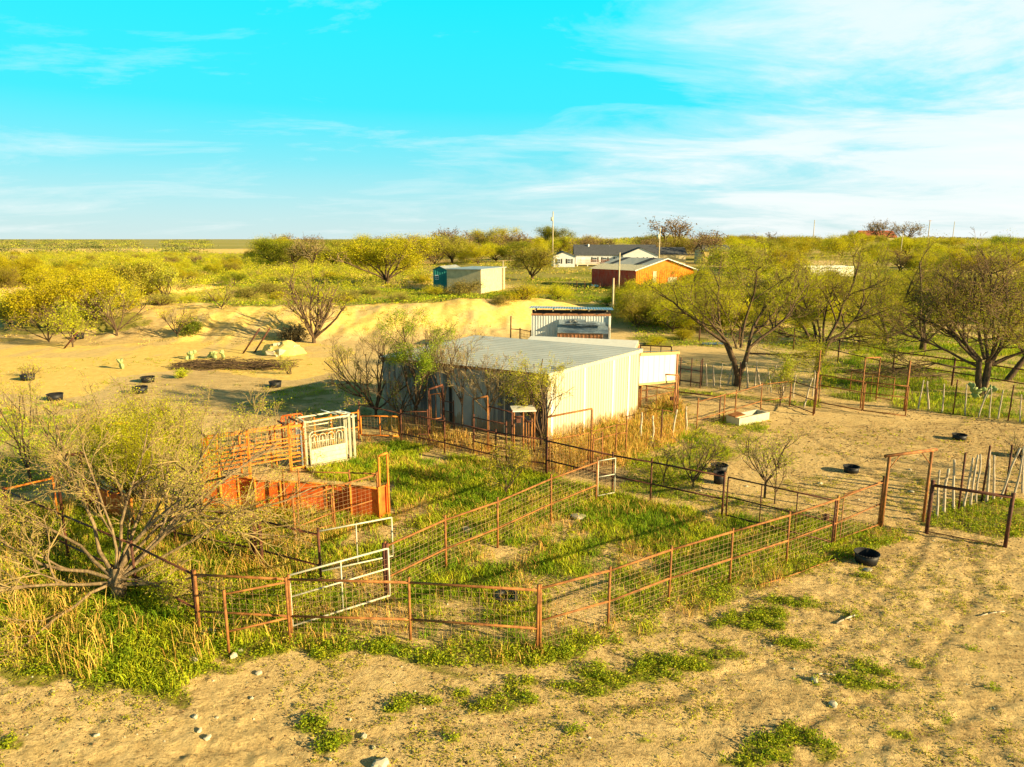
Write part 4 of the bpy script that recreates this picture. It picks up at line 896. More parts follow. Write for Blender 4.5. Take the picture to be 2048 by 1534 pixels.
# stall with a pale lid
def lidded():
    a = P3(1028, 824, 1.7); b = P3(1069, 823, 1.7); z = hz(*a); root = thing('feeder_stall', 'upright rusty bar stall with a pale flat lid before the barn corner', 'stall', (a[0], a[1], z))
    d = np.array([b[0]-a[0], b[1]-a[1], 0]); n = np.array([-d[1], d[0], 0]); n = n / np.linalg.norm(n) * .75; a3 = np.array([a[0], a[1], z])
    q = lambda u, v, w: tuple(a3 + d * u + n * v + np.array([0, 0, w]))
    m = MB(); m.slab(q(-.08, -.1, 1.76), q(1.08, -.1, 1.76), q(1.08, 1.1, 1.76), q(-.08, 1.1, 1.76), .045); m.build('lid', M['whitesheet'], root)
    for u, v in ((0, 0), (.45, 0), (1, 0), (0, 1), (1, 1)):
        m = MB(); m.tube(q(u, v, -.1), q(u, v, 1.71), .035); m.build('post', M['rust'], root, True)
    for u in (.6, .72, .86):
        m = MB(); m.tube(q(u, 0, .1), q(u, 0, 1.25), .022); m.build('bar', M['rust'], root, True)
    m = MB(); m.tube(q(.45, 0, 1.3), q(1, 0, 1.3), .025); m.tube(q(0, 0, 1.5), q(.45, 0, 1.5), .04); m.build('rail', M['darkrust'], root, True)
    m = MB(); m.box(q(.2, -.05, 1.35), .2, .12, .16, .4); m.build('latch', M['darkrust'], root)
lidded()
# right of the barn
portal('rusty gate hoop at the far right corner of the zinc barn', (1279,746,2.0), (1357,752,2.0), 0, 'rust', .035)
gate('wide rusty mesh gate at the far right corner of the barn, under the hoop', (1281,768,1.5), (1349,777,1.5), .35, 1.45, (), 1, (.8,1.45), 'rust', .028, box=True)
fence('orange-brown low fence behind the gate at the far right barn corner', [(1283,763),(1352,750)], 1.3, ((1.28,.03),(.8,.03),(.4,.03)), wires=(0,))
fence('single dark rail from the barn corner gate to the trough fence', [(1357,782),(1441,792)], 1.15, ((1.12,.035),), wires=(), mat='darkrust')
fence('light orange-brown mesh fence behind the concrete trough', [(1396,799),(1450,793),(1473,782),(1525,769),(1583,760)], 1.4, ((1.34,.03),(.5,.028)), wires=(0,1,2,3), hs=[1.45,1.25,1.4,1.35,1.4])
gate('dark three-pipe gate standing ajar at the end of the trough fence', (1584,760,1.4), (1634,772,1.5), .12, 1.36, (.75,), 0, None, 'darkrust', .024)
fence('tall dark rusty post pair by the forked mesquite', [(1634,747),(1641,703)], 2.2, ((.6,.03),), wires=(), mat='rust', pr=.045, hs=[2.1,2.9], name='gate_post', cat='post')
gate('wide left leaf of the rear gate between the tall posts', (1642,749,1.62), (1730,763,1.62), .15, 1.6, (1.05,), 0, (.2,1.0), 'rust', .03)
gate('wide right leaf of the rear gate between the tall posts', (1732,763,1.62), (1818,772,1.62), .15, 1.6, (1.05,), 0, (.2,1.0), 'rust', .03)
portal('thin rusty header frame over the rear gate', (1731,717,2.6), (1761,716,2.3), 0, 'rust', .035)
fence('tall rusty end post where the rear gate meets the stick fence', [(1820,724)], 2.5, (), wires=(), pr=.05, name='gate_post', cat='post')
gate('far mesh gate standing open in the shade behind the rear gate', (1704,740,1.4), (1790,754,1.4), .15, 1.35, (.8,), 1, (.15,1.3), 'rust', .025)
fence('long dark pipe fence behind the great mesquite', [(1590,660),(1628,668),(1680,680),(1790,702),(1910,718),(2060,740)], 1.6, ((1.55,.045),(.8,.04)), wires=(0,1), mat='darkrust', pr=.05)
gate('distant dark pipe panel beyond the barn roof', (1281,689,1.5), (1343,692,1.5), .3, 1.45, (.9,), 2, None, 'darkrust', .04)
fence('dark rusty two-rail panel between the stick fence and the white lean-to', [(1362,717),(1384,719),(1403,722)], 1.6, ((1.0,.035),(.3,.035)), wires=(0,1), mat='darkrust')
# gateway at the right and the rail panel beside it
portal('tall open gateway of orange-brown pipe with small corner braces', (1779,914,2.25), (1864,903,2.25), 0, 'rust', .045, True, .18)
fence('dark single-rail panel with fine wire right of the tall open gateway', [(1866,966),(2026,991)], 1.55, ((1.5,.055),(.04,.02)), wires=(0,), mat='darkrust', pr=.05, wr=.0025, dx=.2, dz=.2)
gate('thin-topped mesh gate folded back beside the tall open gateway', (1689,985,1.5), (1767,962,1.5), .12, 1.45, (), 0, (.12,1.45), 'rust', .018)
gp_ = fence('rusty end post doubled beside the tall gateway', [(1769,957)], 1.5, (), wires=(), pr=.055, name='gate_post', cat='post')
# left side bits
portal('short dark rusty bar frame at the left behind the fence corner', (109,917,1.9), (160,910,1.95), 0, 'darkrust', .05, False, .1)
portal('small orange bar frame on the bare ground behind the feathery bush', (212,852,1.9), (250,848,1.95), 0, 'orange', .04, False, .1)
fence('orange single rail at the left edge leading to the dark bar frame', [(8,978),(105,956)], 1.3, ((1.28,.04),), wires=(), mat='orange')
fence('mesh-filled rusty diagonal fence before the solid orange panels', [(586,998),(665,972),(755,948)], 1.42, ((1.38,.03),(.6,.028)), wires=(0,1), hs=[1.45,1.42,1.4])
gate('small inner mesh gate leaning on the rusty diagonal fence', (594,996,1.35), (662,984,1.32), .3, 1.3, (), 0, (.3,1.3), 'rust', .018)
fence('dark top rail on posts above the solid orange panels', [(565,941),(597,941),(699,944),(756,946)], 1.4, ((1.36,.028),), wires=(), mat='rust')
portal('tall narrow orange end frame of the crowding pen', (757,914,2.0), (774,908,2.05), 0, 'orange', .035)
fence('dark squat double posts in the fence right of the big mesquite', [(498,1029),(505,1029),(518,1043)], 1.35, ((1.2,.02),), wires=(), mat='darkrust', pr=.05, name='gate_post', cat='post')

# ------------------------------------------------------------------ stick fences (crooked cedar stays on wire)
def stayfence(label, items, h=1.5, wires_z=(.35, .75, 1.2), metal=(), group=None):
    """items: (px, py of the foot)"""
    pts = [G(a, b) for a, b in items]; root = thing('stay_fence', label, 'fence', (*pts[0], hz(*pts[0])), group)
    for i, p in enumerate(pts):
        z = hz(*p); hh = h * R.uniform(.86, 1.08)
        if i in metal:
            m = MB(); m.tube((p[0], p[1], z - .1), (p[0] + R.gauss(0, .02), p[1], z + h * 1.12), .032); m.build('post', M['darkrust'], root, True); continue
        m = MB(); q = [p[0], p[1], z - .05]; dx, dy = R.gauss(0, .05), R.gauss(0, .05); r0 = R.uniform(.038, .058)
        sgn = R.choice((-1, 1)); n = 6
        for k in range(n):
            dx += R.gauss(0, .04) - sgn * .035 * cos(k * 1.3) ; w = (q[0] + dx * hh / n * 1.6, q[1] + dy * hh / n, q[2] + (hh + .05) / n)
            m.tube(q, w, r0 * (1 - k * .05), r0 * (1 - (k + 1) * .05), k=6, cap=(k in (0, n - 1))); q = w
        m.build('stay', M['wood'], root, True)
    w = MB(); P0 = []; P1 = []
    for zz in wires_z:
        for a, b in zip(pts[:-1], pts[1:]): P0.append((a[0], a[1], hz(*a) + zz)); P1.append((b[0], b[1], hz(*b) + zz))
    v, q = tubes(P0, P1, .004, .004, 3); w.add(v, q); w.build('wire', M['wire'], root)
stayfence('crooked stick fence before the green shade under the great mesquite', [(1836,819),(1858,821),(1884,825),(1906,828),(1930,830),(1957,833),(1979,836),(1996,837),(2016,842),(2040,845),(2064,848),(2086,851),(2110,855)], 1.55, metal=(3, 8))
stayfence('crooked stick fence running back from the lean-to past the twin-trunked mesquite', [(1403,771),(1414,772),(1428,773),(1440,774),(1456,771),(1465,770),(1479,780),(1495,777),(1509,775),(1522,779),(1534,780),(1543,786),(1567,790),(1587,795),(1608,815),(1625,793)], 1.45, metal=(0, 6))
stayfence('row of tall twisted sticks right of the open gateway', [(1874,1034),(1888,1027),(1908,1021),(1917,1019),(1927,1015),(1941,1013),(1952,1005),(1963,1001),(1973,1003),(1987,1002),(2000,1000),(2009,999),(2028,992),(2045,986),(2066,980),(2090,974)], 1.7, metal=(3, 7, 11))
stayfence('loose grey sticks in the tall golden grass beside the barn end', [(1281,880),(1301,895),(1321,888),(1345,880),(1371,868)], 1.35, metal=(2,))
# thin wire fence posts in the distance
fence('thin dark wire fence across the lawn before the red barn', [(1138,560),(1154,561),(1170,562),(1200,566),(1230,569),(1270,572)], 1.5, ((1.4,.02),(.8,.02),(.3,.02)), wires=(), mat='darkrust', pr=.05, name='wire_fence')
fence('mesh fence panel between the dirt bank and the open-fronted shed', [(1021,634),(1040,658),(1062,662)], 1.5, ((1.45,.04),(.2,.03)), wires=(1,), mat='darkrust', pr=.05, hs=[2.4, 1.5, 1.5], dx=.2, dz=.2, wr=.012)
fence('thin post fence beyond the right-hand mesquites', [(1400,650),(1480,655),(1560,640),(1640,655),(1720,668)], 1.4, ((1.2,.015),(.6,.015)), wires=(), mat='darkrust', pr=.05, name='wire_fence')

# ------------------------------------------------------------------ cattle squeeze chute
def chute():
    a = P3(609, 845, 1.82); b = P3(697, 831, 1.82); z = hz(*a)
    root = thing('cattle_chute', 'cream-painted steel cattle squeeze chute with arched bars and plank panels', 'cattle chute', (a[0], a[1], z))
    a3 = np.array([a[0], a[1], z]); d = np.array([b[0]-a[0], b[1]-a[1], 0.]); L = np.linalg.norm(d); d /= L; n = np.array([-d[1], d[0], 0])
    q = lambda u, v, w: tuple(a3 + d * u + n * v + np.array([0, 0, w]))
    W = .85
    for v, mm in ((0, 'chutewhite'), (W, 'chutewhite')):
        m = MB(); m.beam(q(0, v, .0), q(0, v, 1.82), .06, .06); m.beam(q(L, v, .0), q(L, v, 1.82), .06, .06); m.beam(q(-.03, v, 1.82), q(L + .03, v, 1.82), .05, .055); m.beam(q(-.03, v, .06), q(L + .03, v, .06), .06, .06)
        m.build('frame', M[mm], root)
    for w in (.05, 1.85):
        for u in (.0, L):
            m = MB(); m.beam(q(u, 0, w), q(u, W, w), .06, .05); m.build('cross_bar', M['chutewhite'], root)
    for v in (-.03, W + .02):                                      # arched side gate with lower plank panel
        m = MB(); x0, x1, t0, t1 = .14, L - .16, .14, 1.42
        arc = [q(x0, v, t0), q(x0, v, t1 - .12), q(x0 + .05, v, t1 - .03), q(x0 + .14, v, t1), q(x1 - .14, v, t1), q(x1 - .05, v, t1 - .03), q(x1, v, t1 - .12), q(x1, v, t0), q(x0, v, t0)]
        m.pipe(arc, .024, 8); m.tube(q(x0, v, .74), q(x1, v, .74), .022)
        pf = m.build('side_gate', M['chutewhite'], root, True)
        m = MB()
        if v > 0: continue
        for k in range(4):
            c = x0 + .18 + k * (x1 - x0 - .12) / 4.0; hw = .13; pts = [q(c - hw, v, .76)]
            for i in range(9):
                an = pi - pi * i / 8; pts.append(q(c + hw * cos(an), v, 1.16 + hw * 1.1 * sin(an)))
            pts.append(q(c + hw, v, .76)); m.pipe(pts, .016, 6)
            m.pipe([q(c - .05, v, .76), q(c, v, 1.2), q(c + .05, v, .76)], .012, 6)
        m.build('arched_bars', M['chutewhite'], root, True)
        for k in range(3):
            m = MB(); m.slab(q(x0 + .03, v - .015, .18 + k * .185), q(x1 - .03, v - .015, .18 + k * .185), q(x1 - .03, v - .015, .355 + k * .185), q(x0 + .03, v - .015, .355 + k * .185), .03); m.build('plank', M['plank'], root)
    m = MB()                                                       # headgate at the right end
    for v in (.12, .3, W - .3, W - .12): m.beam(q(L + .12, v, .1), q(L + .12, v, 1.75), .05, .04)
    m.beam(q(L + .12, 0, 1.75), q(L + .12, W, 1.75), .06, .06); m.beam(q(L + .12, 0, .1), q(L + .12, W, .1), .06, .06)
    m.beam(q(L + .2, .02, 0), q(L + .2, .02, 1.85), .07, .07)
    m.build('head_gate', M['chutewhite'], root)
    m = MB()
    for v in (.1, .28, .46, .64): m.beam(q(-.12, v, .15), q(-.12, v, 1.5), .1, .03)
    m.build('tail_gate', M['steel'], root)
    m = MB(); m.tube(q(L * .8, .3, 1.86), q(L * .45, .35, 2.12), .022); m.build('lever', M['steel'], root, True)
    m = MB(); m.tube(q(L + .1, .1, 1.83), q(L * .72, .25, 1.98), .022); m.build('lever', M['galv'], root, True)
    m = MB(); m.pipe([q(L * .7, .5, 1.9), q(L * .95, .5, 1.9), q(L + .3, .5, 1.76)], .03, 7); m.tube(q(L, .2, 1.66), q(L + .42, .2, 1.7), .025); m.build('linkage', M['steel'], root, True)
    m = MB(); m.slab(q(0, 0, .11), q(L, 0, .11), q(L, W, .11), q(0, W, .11), .04); m.build('floor', M['darkrust'], root)
    return a3, d, n
CH = chute()
# ------------------------------------------------------------------ orange working alley
def alley():
    a = P3(404, 872, 1.85); b = P3(604, 849, 1.72); z = hz(*a); a3 = np.array([a[0], a[1], 0.]); d = np.array([b[0]-a[0], b[1]-a[1], 0.]); L = np.linalg.norm(d); d /= L; n = np.array([-d[1], d[0], 0])
    def q(u, v, w):
        p = a3 + d * u + n * v; return (p[0], p[1], hz(p[0], p[1]) + w)
    root = thing('cattle_alley', 'orange pipe cattle alley leading up to the cream chute', 'cattle alley', (a[0], a[1], z))
    def near(px): # distance along for a picture column
        best = min(np.linspace(0, L, 200), key=lambda u: abs(1024 + F * (a3 + d*u)[0] / depth((a3 + d*u)[0], (a3 + d*u)[1], 1.7) - px)); return best
    us = [near(404), near(413), near(494), near(577), near(603)]
    for u in us:
        m = MB(); m.beam(q(u, 0, -.1), q(u, 0, 1.78), .08, .08); m.build('post', M['orange'], root)
    for k, w in enumerate((1.72, 1.28, 1.13, .98, .83, .68, .52)):
        m = MB(); m.tube(q(us[0], 0, w), q(us[-1], 0, w), .032 if k == 0 else .024); m.build('rail', M['orange'], root, True)
    for u in (us[0] + .6, us[2] - .1, us[2] + 1.0, us[3] - .3, us[3] + .2):
        m = MB(); m.tube(q(u, .8, -.1), q(u, .8, 1.62), .035); m.build('post', M['orange'], root, True)
    for w in (1.6, .8):
        m = MB(); m.tube(q(us[0] + .3, .8, w), q(us[-1], .8, w), .026); m.build('rail', M['orange'], root, True)
    m = MB(); wire(m, q(us[0] + .3, .82, 0)[:2], q(us[-1], .82, 0)[:2], q(us[0], .8, 0)[2], q(us[-1], .8, 0)[2], .3, 1.55, .2, .15, .006); m.build('wire_mesh', M['orange'], root)
    for u in (us[0] + .1, us[2], us[3] - .15, us[4] - .1):
        m = MB(); m.beam(q(u, -.1, 1.83), q(u - .05, 1.0, 1.8), .07, .05); m.build('cross_bar', M['darkrust'], root)
    for w0, w1 in ((.1, 1.7),):
        m = MB(); m.beam(q(us[3], -.03, w1), q(us[4], -.03, w1), .06, .08); m.beam(q(us[3], -.03, w0), q(us[4], -.03, w0), .06, .06)
        for w in (1.35, 1.0, .65, .35): m.beam(q(us[3], -.03, w), q(us[4], -.03, w), .03, .04)
        m.build('end_frame', M['orange'], root)
    m = MB(); m.pipe([q(us[3], .9, .6), q(us[3], .9, 1.8), q(us[3] + .06, .9, 1.92), q(us[4] + .25, .9, 1.92), q(us[4] + .35, .9, 1.8), q(us[4] + .35, .9, .6)], .03, 7)
    for i in range(5): m.tube(q(us[3] + .1 + i * .13, .9, .6), q(us[3] + .1 + i * .13, .9, 1.9), .018)
    m.build('slide_gate', M['sheetred'], root, True)
alley()
def sheetwall(label, tops, h, name='sheet_panel', mat='sheetred', th=.03, thick_r=.03, wave=False):
    pts = [P3(a, b, h) for a, b in tops]; z = hz(*pts[0]); root = thing(name, label, 'sheet panel', (*pts[0], z))
    for p0, p1 in zip(pts[:-1], pts[1:]):
        m = MB(); z0, z1 = hz(*p0), hz(*p1)
        m.slab((*p0, z0 - .05), (*p1, z1 - .05), (*p1, z1 + h), (*p0, z0 + h), th); m.build('sheet', M[mat], root)
        m = MB(); m.tube((*p0, z0 + h), (*p1, z1 + h), thick_r); m.build('top_rail', M['darkrust' if wave else 'orange'], root, True)
    for p in pts:
        m = MB(); m.tube((*p, hz(*p) - .1), (*p, hz(*p) + h + .04), thick_r * 1.2); m.build('post', M['orange'], root, True)
sheetwall('solid orange sheet wall curving along the crowding pen', [(509,962),(560,963),(595,964),(652,968),(699,972)], .92)
sheetwall('solid orange end panel with a small latch hole, under the tall end frame', [(700,971),(757,977),(776,968)], 1.02)
sheetwall('bright orange square panel under the alley rails', [(402,941),(438,943)], 1.25)
sheetwall('dark orange sheet wall in shadow between the square panel and the curved wall', [(440,954),(475,953),(508,957)], .98)
sheetwall('crumpled red-orange sheet panels at the left end behind the feathery bush', [(174,966),(196,974),(216,984),(236,988),(262,1000)], .85, wave=True)

# ------------------------------------------------------------------ tubs, trough, small things
def tub(label, px, py, dia, hh, cat='tub', name='feed_tub', group=None, tilt=0.):
    x, y = G(px, py); z = hz(x, y); root = thing(name, label, cat, (x, y, z), group)
    k = 28; r1 = dia / 2; r0 = r1 * .86; m = MB()
    prof = [(r0 * .2, 0.0), (r0, 0.0), (r1, hh), (r1 - .012, hh), (r0 - .012, .03), (r0 * .2, .03)]
    V = [(x + r * cos(2*pi*j/k), y + r * sin(2*pi*j/k), z + w) for r, w in prof for j in range(k)]
    Q = [(i*k + j, i*k + (j+1) % k, (i+1)*k + (j+1) % k, (i+1)*k + j) for i in range(len(prof)-1) for j in range(k)]
    c0 = len(V); V += [(x, y, z + .03)]
    m.add(V, Q, [(5*k + j, 5*k + (j+1) % k, c0) for j in range(k)]); m.build('bowl', M['rubber'], root, True)
    m = MB(); pts = [(x + (r1 + .004) * cos(2*pi*j/k), y + (r1 + .004) * sin(2*pi*j/k), z + hh) for j in range(k + 1)]; m.pipe(pts, .014, 6); m.build('rim', M['rubber'], root, True)
    return root
tub('largest black rubber tub, on the sand outside the near pipe fence', 1732, 1124, .62, .27)
tub('black rubber tub on the open dirt left of the tall gateway', 1702, 944, .56, .22)
tub('black rubber tub farthest back on the open dirt at the right', 1918, 879, .56, .22)
tub('black rubber tub upper of the two behind the pipe gate', 1438, 943, .62, .26)
tub('narrower black bucket just below the tub behind the pipe gate', 1438, 966, .42, .40, 'bucket', 'bucket')
tub('black tub cut by the right edge behind the twisted sticks', 2046, 914, .62, .26)
tub('black tub on the sand at far left under a wispy bush', 56, 760, .8, .34)
tub('black tub on bare sand left of the two close together', 111, 800, .8, .34)
tub('lower one of the two black tubs close together on the left sand', 281, 786, .8, .36)
tub('upper one of the two black tubs close together on the left sand', 296, 764, .8, .32)
tub('lone black tub in the middle of the bare ground left of the barn', 551, 774, .72, .34)
tub('dark tub half hidden by twigs, nearest of the left-hand tubs', 328, 832, .6, .34)
tub('small black tub by the fallen stones near the lime sapling', 158, 678, .9, .5)
def trough():
    a = G(1478, 853); b = G(1538, 839); z = hz(*a); root = thing('trough', 'pale concrete water trough with a rusty float cover', 'trough', (*a, z))
    A = np.array([*a, z]); d = np.array([b[0]-a[0], b[1]-a[1], 0]); L = np.linalg.norm(d); d /= L; n = np.array([-d[1], d[0], 0]); q = lambda u, v, w: A + d * u + n * v + np.array([0, 0, w])
    m = MB(); W = .75; t = .09; h = .38
    for (u0, v0, u1, v1) in ((0, 0, L, t), (0, W - t, L, W), (0, t, t, W - t), (L - t, t, L, W - t)):
        V = [q(u0 - .0, v0, -.05), q(u1, v0, -.05), q(u1, v1, -.05), q(u0, v1, -.05), q(u0, v0, h), q(u1, v0, h), q(u1, v1, h), q(u0, v1, h)]
        m.add(V, [(0, 3, 2, 1), (4, 5, 6, 7), (0, 1, 5, 4), (1, 2, 6, 5), (2, 3, 7, 6), (3, 0, 4, 7)])
    m.build('basin', M['concrete'], root)
    m = MB(); m.slab(q(t, t, .1), q(L - t, t, .1), q(L - t, W - t, .1), q(t, W - t, .1), .08); m.build('bottom', M['concrete'], root)
    m = MB(); m.slab(q(-.05, .2, h + .05), q(.62, .15, h + .08), q(.66, W * .9, h + .12), q(.0, W * .9, h + .06), .04); m.build('float_cover', M['rust'], root)
trough()
def rock(label, px, py, s, mat='stone', name='stone', cat='stone', group=None, flat=.6, sub=2, seed=0):
    x, y = G(px, py); z = hz(x, y); rr = random.Random(seed + int(px)); import bmesh
    bm = bmesh.new(); bmesh.ops.create_icosphere(bm, subdivisions=sub, radius=s / 2)
    a, b = rr.uniform(.7, 1.3), rr.uniform(.7, 1.1); ph = [rr.uniform(0, 6) for _ in range(6)]
    for v in bm.verts:
        c = v.co / (s / 2); k = 1 + .16 * sin(c.x * 3 + ph[0]) * cos(c.y * 3 + ph[1]) + .12 * sin(c.z * 5 + ph[2] + c.x * 4) + rr.uniform(-.06, .06)
        v.co = (v.co.x * k * a, v.co.y * k * b, v.co.z * k * flat)
    me = bpy.data.meshes.new(name); bm.to_mesh(me); bm.free(); me.materials.append(M[mat])
    o = bpy.data.objects.new(name, me); COL.objects.link(o); o.location = (x, y, z + s * .14); o.rotation_euler = (rr.uniform(-.2, .2), rr.uniform(-.2, .2), rr.uniform(0, 6)); tag(o, label, cat, group); return o
rock('pale rounded stone, larger of the pair below the big mesquite', 387, 1326, .26)
rock('flat pale stone touching the larger one below the big mesquite', 396, 1312, .24, flat=.4)
rock('pointed pale stone at the foot of the leaning panel post', 467, 1315, .18, flat=.9)
rock('small pale stone just right of the leaning panel post', 482, 1303, .12)
rock('broken tan slab in the weeds left of the leaning panel', 418, 1268, .42, flat=.35)
rock('pale stone cut by the bottom edge of the ground', 762, 1531, .25)
rock('grey-white stone beside the weed patch at lower right', 1666, 1411, .16)
rock('pale tan stone left of the lower right weed patch', 1629, 1362, .16)
rock('flat white stone right in front of the largest black tub', 1735, 1141, .2, flat=.3)
rock('flat pale stone on the grass by the diagonal fence', 1156, 1036, .5, flat=.18)
rock('white flat scrap stone on the grass left of the diagonal fence', 933, 1061, .32, flat=.2)
rock('pale stone near the fork of dirt beyond the tall gateway', 1823, 985, .22, flat=.4)
for i, (a, b, s) in enumerate(((517, 1347, .15), (399, 1462, .13), (415, 1477, .15), (194, 1471, .11), (390, 1435, .16), (434, 1436, .1), (106, 1383, .09), (728, 1473, .14), (748, 1497, .12), (700, 1440, .1), (503, 1397, .12), (1006, 1392, .08), (660, 1520, .12), (1268, 929, .16), (1346, 948, .12), (1400, 982, .14), (1493, 973, .14), (1640, 968, .2), (1820, 940, .15), (1717, 1000, .12), (1990, 1050, .12), (1900, 1120, .1), (1700, 1240, .09))):
    rock('small pale stone lying loose on the dirt', a, b, s * .8, group='small pale stones on the dirt', sub=1 if s < .1 else 2)
def stick(label, a, b, r=.02):
    p = G(*a); q = G(*b); m = MB(); P_ = [(p[0] + (q[0]-p[0])*t, p[1] + (q[1]-p[1])*t + .03 * sin(t * 5), hz(p[0] + (q[0]-p[0])*t, p[1] + (q[1]-p[1])*t) + .02 + .03 * (t > .5)) for t in (0, .35, .7, 1)]
    m.pipe(P_, r, 6); o = m.build('stick', M['wood'], None, True); tag(o, label, 'stick')
stick('pale forked stick on the dirt below the largest tub', (1673, 1248), (1714, 1231))
stick('short pale stick beside the lower right weed patch', (1633, 1350), (1670, 1353), .015)
stick('thin pale stick far to the right on the dirt', (1960, 1233), (2006, 1225), .013)
def cable():
    pts = [G(a, b) for a, b in ((1515,1174),(1560,1162),(1600,1148),(1650,1128),(1690,1117),(1720,1106))]; m = MB(); m.pipe([(x, y, hz(x, y) + .05) for x, y in pts], .014, 6); o = m.build('fallen_wire', M['rust'], None, True); tag(o, 'rusty rod lying on the sand along the outside of the near fence', 'rod')
cable()
def stump():
    x, y = G(1012, 1200); z = hz(x, y); root = thing('old_tyre', 'dark weathered tyre lying in the dry grass inside the front fence', 'tyre', (x, y, z))
    k = 22; kk = 8; V = []; 
    for i in range(k):
        for j in range(kk):
            r = .24 + .08 * cos(2*pi*j/kk); V.append((x + r * cos(2*pi*i/k), y + r * sin(2*pi*i/k), z + .08 + .08 * sin(2*pi*j/kk)))
    m = MB(); m.add(V, [(i*kk + j, ((i+1) % k)*kk + j, ((i+1) % k)*kk + (j+1) % kk, i*kk + (j+1) % kk) for i in range(k) for j in range(kk)]); m.build('tread', M['rubber'], root, True)
stump()
def heap():
    x, y = G(566, 708); z = hz(x, y); import bmesh
    root = thing('rubble_heap', 'heap of pale rubble slabs below the bare many-stemmed tree', 'rubble heap', (x, y, z))
    rr = random.Random(4)
    for i in range(26):
        a = rr.uniform(0, 6.28); d = rr.uniform(0, 1.0) ** .7 * 1.7; px_, py_ = x + d * cos(a) * 1.3, y + d * sin(a) * .7; s = rr.uniform(.25, .8) * (1.3 - d * .4)
        m = MB(); zz = hz(px_, py_) + max(0, (1.0 - d * .55)) * .75 * rr.uniform(.5, 1)
        m.box((px_, py_, zz), s, s * .8, s * .45, rr.uniform(0, 3)); v = m.v[0]; v += np.array([[rr.gauss(0, .06) for _ in range(3)] for _ in range(8)])
        m.build('slab', M['concrete' if i % 3 else 'stone'], root)
    bm = bmesh.new(); bmesh.ops.create_icosphere(bm, subdivisions=3, radius=1)
    for v in bm.verts: v.co = (v.co.x * 1.5 * (1 + .2 * sin(v.co.y * 5)), v.co.y * 1.0, v.co.z * .95 * (1 + .2 * sin(v.co.x * 6)) + rr.uniform(-.05, .05))
    me = bpy.data.meshes.new('soil_core'); bm.to_mesh(me); bm.free(); me.materials.append(m_plain('heap_soil', (.66, .47, .14), .95, .2, 3)); o = bpy.data.objects.new('soil_core', me); COL.objects.link(o); o.parent = root
heap()
def leaning(label, a, b, h):
    x, y = G(*a); x1, y1 = P3(*b, h); z = hz(x, y); m = MB(); m.tube((x, y, z - .1), (x1, y1 * 0 + y, z + h), .06); o = m.build('leaning_post', M['darkrust'], None, True); tag(o, label, 'post')
leaning('left one of two short leaning posts on the sand', (484, 707), (478, 672), 1.9)
leaning('right one of two short leaning posts on the sand', (507, 705), (499, 671), 1.9)
leaning('short crooked stake beside the lime sapling', (126, 697), (120, 672), 1.3)
def cactus(label, px, py, w, h, n, seed, ps=.28):
    x, y = G(px, py); z = hz(x, y); rr = random.Random(seed); root = thing('prickly_pear', label, 'cactus', (x, y, z)); import mathutils
    def pad(p, ax, sz, dep):
        k = 14; yaw = rr.uniform(0, pi); V = []; ux = np.array([cos(yaw), sin(yaw), 0]); up = np.array(ax) / np.linalg.norm(ax); un = np.cross(ux, up); un /= np.linalg.norm(un); ux = np.cross(up, un)
        c = np.array(p) + up * sz * .55
        for s_ in (-1, 0, 1):
            rr_ = .86 if s_ else 1.
            for i in range(k): V.append(c + (ux * cos(2*pi*i/k) * sz * .42 + up * sin(2*pi*i/k) * sz * .56) * rr_ + un * s_ * sz * .09)
        V.append(c - un * sz * .11); V.append(c + un * sz * .11)
        Q = [(r_*k + i, r_*k + (i+1) % k, (r_+1)*k + (i+1) % k, (r_+1)*k + i) for r_ in (0, 1) for i in range(k)]
        T3 = [(3*k, (i+1) % k, i) for i in range(k)] + [(3*k + 1, 2*k + i, 2*k + (i+1) % k) for i in range(k)]
        m = MB(); m.add(V, Q, T3); m.build('pad', M['cactus'], root, True)
        if dep > 0:
            for _ in range(2): 
                a2 = up + np.array([rr.gauss(0, .5), rr.gauss(0, .5), .1]); pad(c + up * sz * .4, a2, sz * .9, dep - 1)
    for i in range(n): pad((x + rr.uniform(-w, w) / 2, y + rr.uniform(-.2, .2) * w, z - .03), (rr.gauss(0, .3), rr.gauss(0, .3), 1), ps, h)
cactus('pale prickly pear clump under the great spreading mesquite', 1962, 797, 1.1, 2, 3, 3, .36)
cactus('low prickly pear patch on the sand left of the rubble heap', 414, 717, 2.6, 1, 7, 5, .36)
cactus('single small prickly pear on the sand above the two close tubs', 242, 738, .3, 1, 2, 6, .42)
def brush(label, px, py, w, d, h, n, seed, mat, name='brush_pile'):
    x, y = G(px, py); z = hz(x, y); rr = random.Random(seed); P0 = []; P1 = []
    for _ in range(n):
        a = rr.gauss(0, 1); u = rr.uniform(-.5, .5) * w; v = rr.uniform(-.5, .5) * d; hh = rr.uniform(0, h) * (1 - abs(u) / w); L = rr.uniform(.3, .9); an = rr.uniform(-.5, .5)
        P0.append((x + u - L * cos(an), y + v - L * sin(an), hz(x + u, y + v) + hh)); P1.append((x + u + L * cos(an), y + v + L * sin(an), hz(x + u, y + v) + hh + rr.gauss(0, .15)))
    v, q = tubes(P0, P1, .022, .01, 4); m = MB(); m.add(v, q); o = m.build(name, M[mat]); tag(o, label, 'brush pile')
brush('long pile of cut grey brush on the sand below the rubble heap', 470, 735, 7.5, 2.2, .6, 420, 3, 'bark')
brush('dark heap of dead branches beneath the great spreading mesquite', 1790, 752, 5, 3, .5, 200, 4, 'bark')
